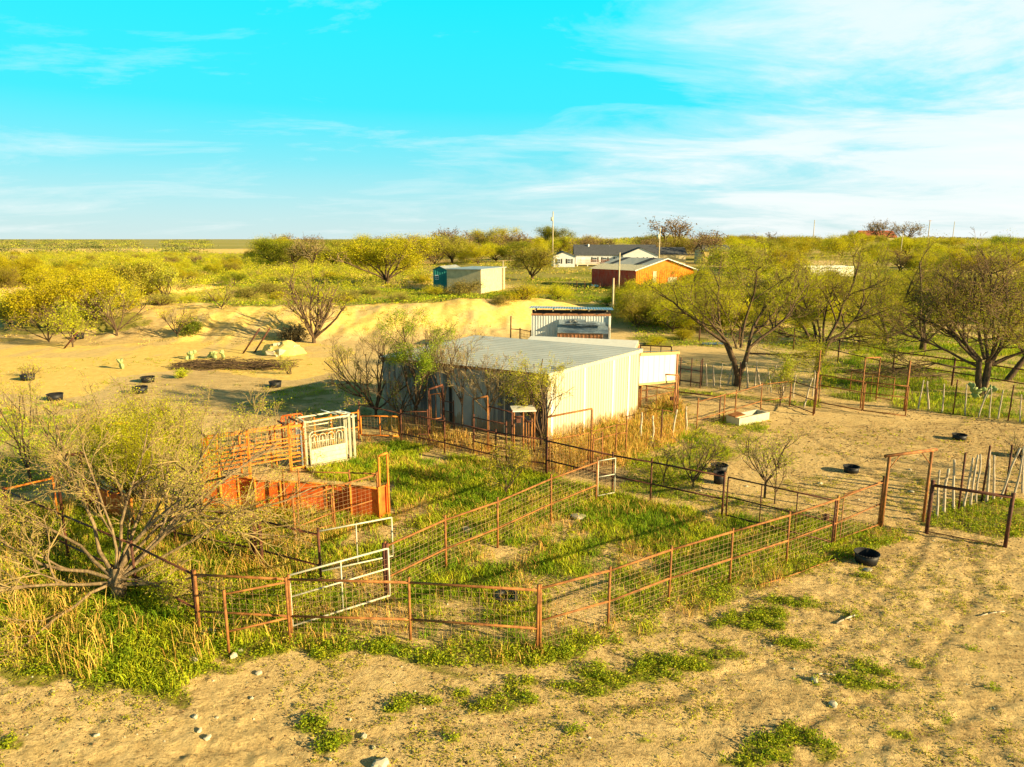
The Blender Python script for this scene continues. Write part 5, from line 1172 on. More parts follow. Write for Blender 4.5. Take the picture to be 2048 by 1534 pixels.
def lying():
    a = G(1428, 690); m = MB(); x, y = a; z = hz(x, y); m.corr((x - .9, y - .3, z + .08), (x + .9, y - .4, z + .12), (x + .8, y + .5, z + .16), (x - .9, y + .6, z + .1), .12, .015); o = m.build('loose_sheet', M['steel']); tag(o, 'blue-grey loose roofing sheet lying on the grass left of the twin-trunked mesquite', 'metal sheet')
lying()
# ------------------------------------------------------------------ buildings
def V3(p, z): return (p[0], p[1], z)
def lerp(a, b, t): return tuple(a[i] + (b[i] - a[i]) * t for i in range(len(a)))
def barn():
    A = P3(1096, 747, 2.95); B = P3(1279, 699, 3.35)
    A = (A[0], A[1]); C = P3(764, 713, 2.85); D = P3(950, 672, 3.3)
    zA = min(hz(*A), hz(*B)) - .05
    hA, hB, hC, hD = 2.95, 3.35, 2.85, 3.3
    root = thing('zinc_barn', 'large corrugated zinc barn with a shaded front and sunny cream end wall', 'barn', (A[0], A[1], zA))
    P = lambda p, h: (p[0], p[1], zA + h)
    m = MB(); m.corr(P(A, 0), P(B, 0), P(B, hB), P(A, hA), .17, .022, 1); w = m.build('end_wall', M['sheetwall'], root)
    # front wall in two kinds of sheet
    ns = 11
    for i in range(ns):
        t0, t1 = i / ns, (i + 1) / ns; a_, b_ = lerp(C, A, t0), lerp(C, A, t1); h0 = hC + (hA - hC) * t0 - .12; h1_ = hC + (hA - hC) * t1 - .12; dz_ = R.uniform(-.03, .05)
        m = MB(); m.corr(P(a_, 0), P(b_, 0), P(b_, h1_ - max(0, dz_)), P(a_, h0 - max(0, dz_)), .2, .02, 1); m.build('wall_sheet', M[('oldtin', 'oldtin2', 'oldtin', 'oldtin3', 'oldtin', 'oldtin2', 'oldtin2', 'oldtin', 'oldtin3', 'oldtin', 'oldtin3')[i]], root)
    m = MB(); inn = np.array([-(A[1]-C[1]), (A[0]-C[0])]); inn = inn / np.linalg.norm(inn) * .06; m.slab(P((C[0]+inn[0], C[1]+inn[1]), 0), P((A[0]+inn[0], A[1]+inn[1]), 0), P((A[0]+inn[0], A[1]+inn[1]), hA - .1), P((C[0]+inn[0], C[1]+inn[1]), hC - .1), .02); m.build('interior_shade', M['dark'], root)  # near-black backing sheet painting the unlit inside behind the front
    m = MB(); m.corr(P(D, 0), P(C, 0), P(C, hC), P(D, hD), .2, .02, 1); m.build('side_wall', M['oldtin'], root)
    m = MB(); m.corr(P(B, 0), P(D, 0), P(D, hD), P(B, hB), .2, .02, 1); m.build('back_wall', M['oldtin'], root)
    def ov(p, q, r, k=.14):   # push p away from q and r
        d1 = (p[0]-q[0], p[1]-q[1]); d2 = (p[0]-r[0], p[1]-r[1]); l1, l2 = math.hypot(*d1), math.hypot(*d2); return (p[0] + d1[0]/l1*k + d2[0]/l2*k, p[1] + d1[1]/l1*k + d2[1]/l2*k)
    Ao, Bo, Co, Do = ov(A, B, C), ov(B, A, D), ov(C, A, D), ov(D, B, C)
    m = MB(); m.corr(P(Ao, hA + .05), P(Bo, hB + .07), P(Do, hD + .07), P(Co, hC + .05), .38, .028, -1 if False else 1, 3); m.build('roof', M['rooftin'], root)
    m = MB(); m.beam(P(ov(A, B, C, .10), hA - .02), P(ov(B, A, D, .10), hB), .03, .17); m.build('fascia', M['sheetwall'], root)
    m = MB(); m.beam(P(lerp(C, A, -.005), hC - .05), P(lerp(C, A, 1.0), hA - .05), .10, .13); m.build('eave_beam', M['rawwood'], root)
    # bright replaced strips and a dark strip painting a gap's shade on the front, a pale patch near the corner
    n = np.array([A[1]-C[1], -(A[0]-C[0]), 0.]); n /= np.linalg.norm(n)
    if n[1] > 0: n = -n
    def strip(t, wd, mt, h0=.05, h1=None, nm='seam_strip', off=.035):
        a = np.array(P(lerp(C, A, t), 0)) + n * off; dd = np.array([A[0]-C[0], A[1]-C[1], 0.]); dd /= np.linalg.norm(dd); hh = (hC + (hA - hC) * t - .16) if h1 is None else h1
        m = MB(); m.slab(a + [0, 0, h0], a + dd * wd + [0, 0, h0], a + dd * wd + [0, 0, hh], a + [0, 0, hh], .01); m.build(nm, M[mt], root)
    for t in (.30, .60, .68, .765, .865): strip(t, .05, 'galv')
    strip(.44, .16, 'dark', .0, 2.0, 'gap_shade'); strip(.955, .42, 'rooftin2', 2.25, 2.75, 'patch', .04)
    strip(.52, .5, 'rooftin2', .0, 2.1, 'patch', .034); strip(.36, .4, 'rooftin2', .2, 2.5, 'patch', .034)
    ne = np.array([B[1]-A[1], -(B[0]-A[0]), 0.]); ne /= np.linalg.norm(ne); de = np.array([B[0]-A[0], B[1]-A[1], 0.]); de /= np.linalg.norm(de)
    for u in (.18, 2.2, 4.1, 5.2):
        a = np.array(P(A, 0)) + de * u + ne * .03; hh = hA + (hB - hA) * u / 6.3 - .1
        m = MB(); m.slab(a + [0, 0, .02], a + de * .11 + [0, 0, .02], a + de * .11 + [0, 0, hh], a + [0, 0, hh], .01); m.build('seam_strip', M['whitesheet'], root)
    # white lean-to at the back right: its white wall hangs above the ground
    E_ = P3(1355, 704, 3.1)
    root2 = thing('white_lean_to', 'white-walled open-bottomed lean-to joined to the far end of the zinc barn', 'lean-to', (B[0], B[1], zA))
    m = MB(); B1 = lerp(B, E_, .02); a = V3(B1, zA + 1.75); b = V3(E_, zA + 1.75)
    m.corr(a, b, V3(E_, zA + 3.02), V3(B1, zA + 3.08), .3, .012, 1); m.build('wall', M['whitesheet'], root2)
    m = MB(); m.beam(V3(B1, zA + 3.16), V3(lerp(B, E_, 1.05), zA + 3.1), .1, .12); m.build('eave_beam', m_plain('yellow_lumber', (.62, .42, .16), .8, .2, 5), root2)
    back = np.array([-.3, .95, 0]); 
    m = MB(); c = np.array(V3(lerp(B, E_, 1.06), zA + 3.2)); d = np.array(V3(B1, zA + 3.26)); m.corr(d, c, c + back * 3 + [0, 0, -.5], d + back * 3 + [0, 0, -.5], .25, .02, 1); m.build('roof', M['rooftin'], root2)
    for p in (E_, (E_[0] + back[0]*2.9, E_[1] + back[1]*2.9)):
        m = MB(); m.tube(V3(p, zA - .1), V3(p, zA + (3.1 if p is E_ else 2.6)), .06); m.build('post', M['rawwood'], root2, True)
    m = MB(); m.beam(V3(B1, zA + 1.7), V3(E_, zA + 1.7), .06, .1); m.build('sill_beam', m_plain('yellow_lumber2', (.62, .42, .16), .8, .2, 5), root2)
    # white flat roof canopy behind the zinc roof
    a = P3(1060, 673, 3.5); b = P3(1262, 680, 3.5); c = P3(1272, 685, 3.4); root3 = thing('flat_canopy', 'flat bright white sheet canopy on timber behind the zinc barn roof', 'canopy', (*b, hz(*b)))
    p3 = np.array(V3(P3(1062, 671, 3.2), 3.2)); p2 = np.array(V3(P3(1277, 681, 3.15), 3.15)); p0 = p3 + np.array([-.6, -3.4, -.05]); p1 = p2 + np.array([-.75, -3.0, -.05])
    m = MB(); m.slab(p0, p1, p2, p3, .05); m.build('roof', M['whitesheet'], root3)
    m = MB(); m.beam(p0 - [0, 0, .13], p1 - [0, 0, .13], .07, .14); m.beam(p1 - [0, 0, .13], p2 - [0, 0, .13], .07, .14); m.build('timber', M['pole'], root3)
    for p in (p0, p1, p2, p3):
        m = MB(); m.tube((p[0], p[1], hz(p[0], p[1]) - .1), tuple(p - [0, 0, .2]), .07); m.build('post', M['rawwood'], root3, True)
barn()

def shed():
    # open-fronted shed behind the barn: tin back wall facing us with boards under a low roof
    a = G(1062, 700); b = G(1226, 694); a = P3(1063, 616, 3.4); z = hz(*a); b = P3(1222, 620, 3.4); b = (b[0] * (a[1] - .5) / b[1], a[1] - .5)
    A = np.array([*a, z]); B = np.array([*b, z]); d = (B - A); L = np.linalg.norm(d); d /= L; n = np.array([-d[1], d[0], 0]); q = lambda u, v, w: A + d * u + n * v + np.array([0, 0, w])
    root = thing('tin_shed', 'pale tin shed with a blue-grey flat roof and brown board band, behind the zinc barn', 'shed', tuple(A))
    h = 2.85
    m = MB(); m.corr(q(0, 0, 0), q(L, 0, 0), q(L, 0, h), q(0, 0, h), .2, .02, 1); m.build('wall', m_tin('shed_tin', (.74, .73, .66), (.36, .42, .45), (1.2, 1.2, .4), .9, .5, .1), root)
    for (s0, s1) in ((0, 0), (L, L)):
        m = MB(); m.corr(q(s0, 0, 0), q(s0, 2.4, 0), q(s0, 2.4, h), q(s0, 0, h), .2, .02, 1); m.build('wall', M['sheetwall'], root)
    m = MB(); m.corr(q(0, 2.4, 0), q(L, 2.4, 0), q(L, 2.4, h), q(0, 2.4, h), .2, .02, -1); m.build('wall', M['oldtin'], root)
    m = MB(); m.slab(q(0, -.05, h), q(L, -.05, h), q(L, -.05, h + .16), q(0, -.05, h + .16), .04); m.build('board', M['rawwood'], root)
    m = MB(); m.slab(q(.05, .06, h + .17), q(L, .06, h + .17), q(L, .06, h + .42), q(.05, .06, h + .42), .04); m.build('board', M['dark'], root)  # near-black strip painting the shade under the roof edge
    for i in range(5):
        m = MB(); m.beam(q(.3 + i * (L - .6) / 4, -.35, h + .42), q(.3 + i * (L - .6) / 4, 2.6, h + .30), .07, .12); m.build('rafter', M['pole'], root)
    m = MB(); m.corr(q(-.2, -.4, h + .58), q(L + .2, -.4, h + .48), q(L + .2, 2.7, h + .36), q(-.2, 2.7, h + .44), .2, .03, 1); m.build('roof', M['steel'], root)
    # low lean-to roof against it
    u0, u1 = L * .335, L * .965
    m = MB(); m.slab(q(u0, -1.1, 1.72), q(u1, -1.1, 1.68), q(u1, -.04, 2.12), q(u0, -.04, 2.12), .05); m.build('low_roof', M['steel'], root)
    for k_, (ua, ub, w_, t_) in enumerate(((u0 + .1, u0 + 2.1, 2.32, .28), (u0 + 1.4, u1 - .2, 2.22, .2), (u0 + .9, u0 + 1.5, 2.48, .1))):
        m = MB(); us_ = [ua + (ub - ua) * i / 5 for i in range(6)]
        for i in range(5): m.slab(q(us_[i], -.7, w_ - .05 * sin(i * 1.7)), q(us_[i+1], -.7, w_ - .05 * sin((i+1) * 1.7)), q(us_[i+1], -.06, w_ + t_ - .05 * sin((i+1) * 1.7)), q(us_[i], -.06, w_ + t_ - .05 * sin(i * 1.7)), .03)
        m.build('loose_sheet', M['oldtin' if k_ == 2 else 'steel'], root)
    m = MB(); m.corr(q(u0, -.95, 0), q(u1 - .4, -.95, 0), q(u1 - .4, -.95, 1.66), q(u0, -.95, 1.66), .28, .03, 1); m.build('board_wall', m_plain('reddish_board', (.45, .20, .09), .85, .3, 4), root)
    m = MB(); m.beam(q(L - .1, -.08, 0), q(L - .1, -.08, h), .12, .1); m.build('corner_post', M['whitesheet'], root)
shed()

def gable(root, o, ax, L, W, h, rh, wall, gab, roof, z, ov=.35, ridge_along=True, corr=None):
    """o: near-left base corner (x, y), ax: angle of the long side; the ridge runs along the long side (or across)"""
    d = np.array([cos(ax), sin(ax), 0]); n = np.array([-sin(ax), cos(ax), 0]); O = np.array([o[0], o[1], z]); q = lambda u, v, w: O + d * u + n * v + np.array([0, 0, w])
    out = {}
    for nm, (p0, p1, mt) in {'front_wall': ((0, 0), (L, 0), wall), 'back_wall': ((L, W), (0, W), wall), 'left_wall': ((0, W), (0, 0), gab), 'right_wall': ((L, 0), (L, W), gab)}.items():
        m = MB(); a, b = q(*p0, -.3), q(*p1, -.3); c, e = q(*p1, h), q(*p0, h)
        if corr: m.corr(a, b, c, e, corr, .03, 1)
        else: m.slab(a, b, c, e, .12)
        isgab = (nm in ('left_wall', 'right_wall')) == ridge_along
        if isgab:
            mid = (c + e) / 2 + np.array([0, 0, rh]); m.tri(e, c, mid)
        out[nm] = m.build(nm, M[mt] if isinstance(mt, str) else mt, root)
    if ridge_along: S = [(q(-ov, -ov, h - ov * rh / (W / 2)), q(L + ov, -ov, h - ov * rh / (W / 2)), q(L + ov, W / 2, h + rh), q(-ov, W / 2, h + rh)), (q(L + ov, W + ov, h - ov * rh / (W / 2)), q(-ov, W + ov, h - ov * rh / (W / 2)), q(-ov, W / 2, h + rh), q(L + ov, W / 2, h + rh))]
    else: S = [(q(-ov, W + ov, h - ov * rh / (L / 2)), q(-ov, -ov, h - ov * rh / (L / 2)), q(L / 2, -ov, h + rh), q(L / 2, W + ov, h + rh)), (q(L + ov, -ov, h - ov * rh / (L / 2)), q(L + ov, W + ov, h - ov * rh / (L / 2)), q(L / 2, W + ov, h + rh), q(L / 2, -ov, h + rh))]
    for s in S:
        m = MB()
        if corr: m.corr(s[0] + [0, 0, .06], s[1] + [0, 0, .06], s[2] + [0, 0, .06], s[3] + [0, 0, .06], .35, .04, 1)
        else: m.slab(*[p + np.array([0, 0, .1]) for p in s], .1)
        out.setdefault('roofs', []).append(m.build('roof', M[roof] if isinstance(roof, str) else roof, root))
    return q, out
def window(root, q, u, w, wd, ht, v=-.03, shutters=False, nm='window'):
    m = MB(); m.slab(q(u, v, w), q(u + wd, v, w), q(u + wd, v, w + ht), q(u, v, w + ht), .05); f = m.build(nm, M['white'], root)
    m = MB(); k = .09
    for i in (0, 1):
        for j in (0, 1): m.slab(q(u + k + i * (wd - k) / 2, v - .03, w + k + j * (ht - k) / 2), q(u + (i + 1) * (wd - k) / 2, v - .03, w + k + j * (ht - k) / 2), q(u + (i + 1) * (wd - k) / 2, v - .03, w + (j + 1) * (ht - k) / 2), q(u + k + i * (wd - k) / 2, v - .03, w + (j + 1) * (ht - k) / 2), .02)
    p = m.build('pane', M['glass'], root); 
    p.parent = f
    org = np.array(root['_org']); p.location = (0, 0, 0); f['_x'] = 0; del f['_x']
    if shutters:
        for uu in (u - .42, u + wd + .04):
            m = MB(); m.slab(q(uu, v - .005, w), q(uu + .36, v - .005, w), q(uu + .36, v - .005, w + ht), q(uu, v - .005, w + ht), .04); m.build('shutter', M['dark'], root)

def red_barn():
    # long side coloured as shaded faces left-front, gable coloured as sunlit orange faces right
    a = G(1183, 572); c = P3(1271, 536, 3.2); z = hz(*a) - .2
    c0 = G(1271, 580); e = G(1382, 566)
    d1 = math.atan2(c0[1] - a[1], c0[0] - a[0])
    root = thing('red_barn', 'rust-red and orange sheet barn with a patched grey gable roof', 'barn', (*a, z))
    L = math.hypot(c0[0]-a[0], c0[1]-a[1]); W = 12.5
    A = np.array([*a, z]); C = np.array([*c0, z]); dd = np.array([cos(d1), sin(d1), 0])
    ga = d1 + rad(62); g = np.array([cos(ga), sin(ga), 0]); W = 10.4
    up = lambda p, h: p + np.array([0, 0, h]); h = 3.3; rh = 1.9
    E = C + g * W; Dp = A + g * W
    m = MB(); m.corr(A, C, up(C, h), up(A, h), .4, .03, 1); sw = m.build('side_wall', M['redwall_shade'], root)
    m = MB(); m.corr(C, E, up(E, h), up(C, h), .4, .03, 1); m.tri(up(C, h), up(E, h), up((C + E) / 2, h + rh)); m.build('gable_wall', M['redwall_lit'], root)
    m = MB(); m.corr(E, Dp, up(Dp, h), up(E, h), .4, .03, 1); m.build('back_wall', M['redwall_shade'], root)
    m = MB(); m.corr(Dp, A, up(A, h), up(Dp, h), .4, .03, 1); m.tri(up(Dp, h), up(A, h), up((Dp + A) / 2, h + rh)); m.build('far_gable', M['redwall_shade'], root)
    M1 = up((C + E) / 2, h + rh + .1) + dd * .4; M0 = up((A + Dp) / 2, h + rh + .1) - dd * .4
    e0 = up(A, h + .02) - dd * .4 - g * .5; e1 = up(C, h + .02) + dd * .4 - g * .5; f0 = up(Dp, h + .02) - dd * .4 + g * .5; f1 = up(E, h + .02) + dd * .4 + g * .5
    k = .47
    m0 = e0 + (M0 - e0) * k; m1 = e1 + (M1 - e1) * k
    m = MB(); m.corr(e0, e1, m1, m0, .4, .04, 1); m.build('roof', M['concrete'], root)
    m = MB(); m.corr(m0, m1, M1, M0, .4, .04, 1); m.build('roof', M['rooftin2'], root)
    for t0, t1 in ((.16, .27), (.68, .80)):
        m = MB(); u3 = np.array([0, 0, .07]); m.slab(m0 + (m1 - m0) * t0 + u3, m0 + (m1 - m0) * t1 + u3, M0 + (M1 - M0) * t1 + u3, M0 + (M1 - M0) * t0 + u3, .03); m.build('roof_patch', M['shingle'], root)
    m = MB(); m.corr(f1, f0, M0, M1, .4, .04, 1); m.build('roof', M['rooftin2'], root)
    m = MB(); m.beam(e1, M1, .1, .16); m.beam(M1, f1, .1, .16); m.build('verge', M['white'], root)
    nn = np.array([sin(ga), -cos(ga), 0])
    def patch(u, w, wd, ht, mt, nm):
        p = C + g * u + nn * .07; m = MB(); m.slab(up(p, w), up(p + g * wd, w), up(p + g * wd, w + ht), up(p, w + ht), .03); m.build(nm, M[mt], root)
    patch(5.7, .0, 1.6, 2.2, 'plank', 'door'); patch(3.0, 1.2, .6, 2.0, 'plank', 'patch')
    n2 = np.array([sin(d1), -cos(d1), 0])
    m = MB(); p = A + n2 * .08; m.slab(p, p + dd * 1.8, up(p + dd * 1.8, .5), up(p, .5), .05); m.build('footing', M['white'], root)
red_barn()
def house():
    z = 1.5
    def at(px, D): return ((px - 1024) / F * depth(0, D, z), D)
    x, y = at(1106, 176); root = thing('white_house', 'pale siding house with dark hipped roofs and a wooden deck', 'house', (x, y, hz(x, y)))
    z = hz(x, y)
    s = at(1150, 176)
    q, o = gable(root, (x, y), rad(0), 5.6, 9, 2.7, 1.1, 'housewhite', 'housewhite', 'shingle', z, .3, False)
    window(root, q, 1.0, .9, .9, 1.2, shutters=True)
    window(root, q, 3.6, .9, .9, 1.2, shutters=True)
    xm, ym = at(1150, 184)
    q2, o = gable(root, (xm, ym), rad(-3), 21, 9, 2.9, 2.4, 'housewhite', 'housewhite', 'shingle', z + .1, .4, True)
    for u in (4.6, 7.2, 10.4): window(root, q2, u, .9, 1.1, 1.3, shutters=True)
    m = MB(); m.slab(q2(1.6, -.04, 0), q2(2.6, -.04, 0), q2(2.6, -.04, 2.1), q2(1.6, -.04, 2.1), .05); m.build('door', M['white'], root)
    xr, yr = at(1245, 181); q3, o = gable(root, (xr, yr), rad(-3), 9, 12, 2.7, 1.9, 'housewhite', 'housewhite', 'shingle', z + .15, .3, False)
    for u in (4.0, 6.5): window(root, q3, u, .9, 1.1, 1.3, shutters=True)
    xr, yr = at(1310, 186); gable(root, (xr, yr), rad(-3), 8, 9, 2.7, 1.7, 'blockwall', 'blockwall', 'shingle', z + .3, .3, True)
    for px, hh in ((1176, 1.0), (1201, .5), (1218, .6), (1247, .6), (1241, .5)):
        xx, yy = at(px, 187.5); m = MB(); m.tube((xx, yy, z + 4.0), (xx, yy, z + 4.6 + hh), .22 if hh > .9 else .14); m.build('flue', M['white'], root, True)
    # deck with railing
    m = MB(); m.slab(q2(.3, -5.5, .55), q2(8.5, -5.5, .55), q2(8.5, -.2, .55), q2(.3, -.2, .55), .18); m.build('deck', M['plank'], root)
    m = MB()
    for i in range(28): u = .3 + i * 8.2 / 27; m.beam(q2(u, -5.5, .6), q2(u, -5.5, 1.6), .06, .06)
    m.beam(q2(.3, -5.5, 1.62), q2(8.5, -5.5, 1.62), .08, .1); m.beam(q2(.3, -5.5, 1.1), q2(8.5, -5.5, 1.1), .05, .08); m.build('railing', m_plain('deck_red', (.42, .20, .13), .8, .2, 3), root)
    for u in (.4, 3.0, 5.7, 8.3):
        m = MB(); m.beam(q2(u, -5.4, -.4), q2(u, -5.4, .5), .2, .2); m.build('deck_post', M['white'], root)
house()
def teal():
    a = G(867, 578); b = G(893, 583); z = hz(*a) - .2
    root = thing('teal_shed', 'dark teal gabled shed with a grey tin roof beside the block hut', 'shed', (*a, z))
    D = depth(a[0], a[1], z); w = 26 / F * D * 1.15
    q, o = gable(root, a, rad(-16), w, 7.2, 3.5, .55, 'tealwall', 'tealwall', 'rooftin2', z, .25, False, .4)
    window(root, q, -.0 + .35, 1.8, .0 + .7, .8, -.06)
    # carport roof to the right
    p = q(w + .1, .5, 0); m = MB(); m.corr(q(w, -.2, 3.05), q(w + 6.6, -.2, 2.6), q(w + 6.6, 6, 2.75), q(w, 6, 3.15), .4, .04, 1); m.build('carport_roof', M['rooftin2'], root)
    for u, v in ((w + 6.4, 0), (w + 6.4, 5.8), (w + 3.2, 0)):
        m = MB(); m.tube(tuple(q(u, v, -.2)), tuple(q(u, v, 2.65)), .09); m.build('post', M['pole'], root, True)
teal()
def hut():
    a = G(893, 586); z = hz(*a) - .2; D = depth(a[0], a[1], z)
    root = thing('block_hut', 'flat-roofed pale block hut with one shaded and one sunny side', 'hut', (*a, z))
    W1 = 70 / F * D; c = G(962, 587); e = G(1010, 578); h = 3.9
    A = np.array([*a, z]); C = np.array([*c, z]); E = np.array([*e, z]); 
    A = np.array([C[0] - (C[0]-A[0]), C[1] + 2.2, z]); Dp = A + (E - C)
    up = lambda p, k: p + np.array([0, 0, k])
    for nm, p, r, mt in (('shaded_wall', A, C, 'blockwall'), ('sunny_wall', C, E, 'blockwall'), ('back_wall', E, Dp, 'blockwall'), ('far_wall', Dp, A, 'blockwall')):
        m = MB(); m.slab(p, r, up(r, h), up(p, h), .15); m.build(nm, M[mt], root)
    m = MB(); cc = (A + C + E + Dp) / 4; f = lambda p: up(cc + (p - cc) * 1.06, h + .14); m.slab(f(A), f(C), f(E), f(Dp), .14); m.build('roof', M['rooftin2'], root)
    m = MB(); p = E + (C - E) * .1 + np.array([.1, -.25, 0]); m.beam(p, up(p, h + 1.2), .25, .2); m.build('downpipe', M['pole'], root)
hut()
def wall_white():
    a = G(1620, 553); b = G(1711, 553); z = hz(*a); D = depth(a[0], a[1], z); root = thing('white_tank', 'long low white walled tank among the green trees at the right', 'tank', (*a, z))
    h = 20 / F * D; m = MB(); A = np.array([*a, z]); B = np.array([b[0], b[1] + 1, z]); n = np.array([.2, 4, 0]); u = np.array([0, 0, h]); m.slab(A, B, B + u, A + u, .3); m.build('front_wall', M['whitesheet'], root)
    m = MB(); m.slab(B, B + n, B + n + u, B + u, .3); m.build('end_wall', M['whitesheet'], root)
    m = MB(); m.slab(A + u - [0, 0, .3], B + u - [0, 0, .3], B + n + u - [0, 0, .3], A + n + u - [0, 0, .3], .2); m.build('lid', M['rooftin2'], root)
    m = MB(); m.slab(B + n, A + n, A + n + u, B + n + u, .3); m.build('back_wall', M['whitesheet'], root)
wall_white()
def far_house():
    D = 400; z = float(hgt(215, D)); x = (1725 - 1024) / F * depth(0, D, z); root = thing('red_roofed_house', 'distant house with a long red roof under a bare round tree', 'house', (x, D, z))
    q, o = gable(root, (x, D), rad(0), 19, 12, 4.0, 3.6, 'blockwall', 'blockwall', 'redroof', z, .5, True)
    window(root, q, 4, 1.2, 1.5, 1.5)
far_house()
def tanhouse():
    a = G(1405, 528); z = hz(*a); D = depth(a[0], a[1], z); root = thing('tan_house', 'small tan house half hidden by bare trees right of the red barn', 'house', (*a, z))
    q, o = gable(root, a, rad(4), 7.5, 7, 3.6, 1.4, 'pl' if False else m_plain('tan_wall', (.62, .42, .18), .9, .15, 2), 'blockwall', 'shingle', z, .4, True)
    window(root, q, 1.5, 1.1, 1.2, 1.3)
tanhouse()
# poles
def pole(label, px, py_foot, py_top, r=.13, arm=0, D=None, box=False, group=None, name='utility_pole', mat='pole'):
    if D: x, y = (px - 1024) / F * depth(0, D, 2), D; z = hz(x, y)
    else: x, y = G(px, py_foot); z = hz(x, y)
    d = math.hypot(x, y); ang = PITCH + math.atan((py_top - 767) / F); top = H - y * math.tan(ang)
    root = thing(name, label, 'pole', (x, y, z)); 
    if group: root['group'] = group
    m = MB(); m.tube((x, y, z - .3), (x + R.gauss(0, .05), y, top), r, r * .75, 9); m.build('shaft', M[mat], root, True)
    if arm: m = MB(); m.beam((x - arm, y - .15, top - .4), (x + arm, y - .15, top - .4), .12, .14); m.build('crossarm', M['rawwood'], root)
    if box: m = MB(); m.tube((x - .35, y - .1, top - 2.6), (x - .35, y - .1, top - 1.6), .28, .28, 12); m.build('transformer', M['galv'], root, True)
pole('utility pole with a transformer rising above the dark tree behind the pale house', 1105, 0, 423, .18, 0, 205, True)
pole('pale leaning pole behind the red barn roof, left of the tall bare tree', 1317, 0, 455, .16, 0, 165, True)
pole('yellowish pole in front of the red barn wall', 1237, 585, 505, .14)
pole('slim yellowish post above the right end of the tin shed', 1225, 626, 556, .13)
pole('pale pole among the green trees below the red-roofed house', 1800, 0, 463, .15, 0, 230)
pole('thin distant pole over the green trees, leftmost on the right skyline', 1624, 0, 440, .2, 0, 330)
pole('distant pole with a short crossarm right of the red-roofed house', 1853, 0, 440, .25, .9, 380)
pole('thin farthest pole, rightmost on the skyline', 1902, 0, 443, .2, 0, 400)
# ------------------------------------------------------------------ background trees and shrubs (copies of a few hand-grown kinds)
def kind_tree(name, seed, h, w, nleaf, ls, cols, sp, nl=6, el=(30, 75), fork=.8, kids=(5, 4, 3), clumps=None, twig=(.32, .23, .11), minr=.02):
    r2 = random.Random(seed); Ls = []
    for i in range(nl):
        Ls.append(limb(360 * i / nl + r2.uniform(-25, 25), r2.uniform(*el), w * r2.uniform(.42, .62), .10, (r2.gauss(0, .1), r2.gauss(0, .1), fork)))
    s_, t_ = grow(r2, Ls, kids=kids, ratio=(.55, .55, .5), ang=(.6, .7, .7), wig=.2, up=.06, minr=minr)
    zt = max(s[1][2] for s in s_); k = h / zt
    s_ = [((0, 0, -.3), (0, 0, fork + .1), .2, .15, 0)] + s_
    s_ = [((a[0], a[1], a[2] * k), (b[0], b[1], b[2] * k), c, d, e) for a, b, c, d, e in s_]; t_ = [((p[0], p[1], p[2] * k), d) for p, d in t_]
    return tree_meshes(name, s_, t_, 2, 'bark', twig, cols, nleaf, ls, sp, seed, clumps=clumps, k=(6, 4, 3))
YL = ((.62, .53, .012), (.38, .37, .015)); GD = ((.36, .37, .02), (.17, .21, .015))
KY = [kind_tree('y', 100 + i, 5.2, 7.6, 24000, .115, YL, .40, clumps=(2.2, .30), nl=7) for i in range(3)]      # yellow-green in new leaf
KG = [kind_tree('g', 110 + i, 5.0, 6.5, 19000, .125, GD, .38, nl=7) for i in range(2)]                       # darker green
KB = [kind_tree('b', 120 + i, 5.6, 7, 900, .2, BR, .3, kids=(6, 5, 4), twig=(.34, .25, .13), minr=.018) for i in range(3)]   # brown, bare
KO = [kind_tree('o', 130 + i, 5.0, 7, 16000, .12, OL, .45, kids=(6, 5, 3), clumps=(2.5, .4)) for i in range(2)]                      # olive
KS = [kind_tree('s', 140 + i, 2.4, 4, 8000, .11, YL, .32, fork=.1, nl=8, el=(20, 75), kids=(4, 3)) for i in range(2)]     # lime shrub
KT = [kind_tree('t', 150 + i, 1.9, 3.6, 5500, .12, ((.42, .36, .06), (.24, .22, .05)), .3, fork=.1, nl=8, el=(15, 70), kids=(4, 3)) for i in range(2)]   # olive brown shrub
LAB = {}
BGN = [0]
def bgplace(px, py, kinds, hpx, label, cat, name, group, D=None, jit=True, hm=None):
    if D: z = 0; x, y = (px - 1024) / F * depth(0, D, 0), D
    else: x, y = G(px, py)
    z = hz(x, y); dd = depth(x, y, z); s0 = hm if hm else hpx / F * dd
    me = R.choice(kinds); top = max(v.co.z for v in me[1].vertices) if id(me[1]) not in LAB else LAB[id(me[1])]; LAB[id(me[1])] = top
    s = s0 / top; BGN[0] += 1
    return place_tree(name, label, cat, x, y, me, group, R.uniform(0, 6.28), s * R.uniform(1.25, 1.6), .1, s * R.uniform(.9, 1.05))
def band(x0, x1, y0, y1, n, kinds, hm, label, group, name='brush_tree', cat='tree', avoid=(), seed=0):
    r2 = random.Random(seed + 99); k = 0; tries = 0; done = []
    while k < n and tries < n * 30:
        tries += 1; px = r2.uniform(x0, x1); t = r2.random(); py = y0 + (y1 - y0) * t
        if any(a <= px <= c and b <= py <= d for a, b, c, d in avoid): continue
        x, y = G(px, py); sep = 2.4 * (y / 150) ** .6
        if any((x - u) ** 2 + (y - v) ** 2 < sep * sep for u, v in done): continue
        done.append((x, y)); bgplace(px, py, r2.choices([q[0] for q in kinds], [q[1] for q in kinds])[0], 0, label, cat, name, group, hm=r2.uniform(*hm)); k += 1
A_ = [(845, 515, 1030, 590), (1100, 480, 1420, 600)]
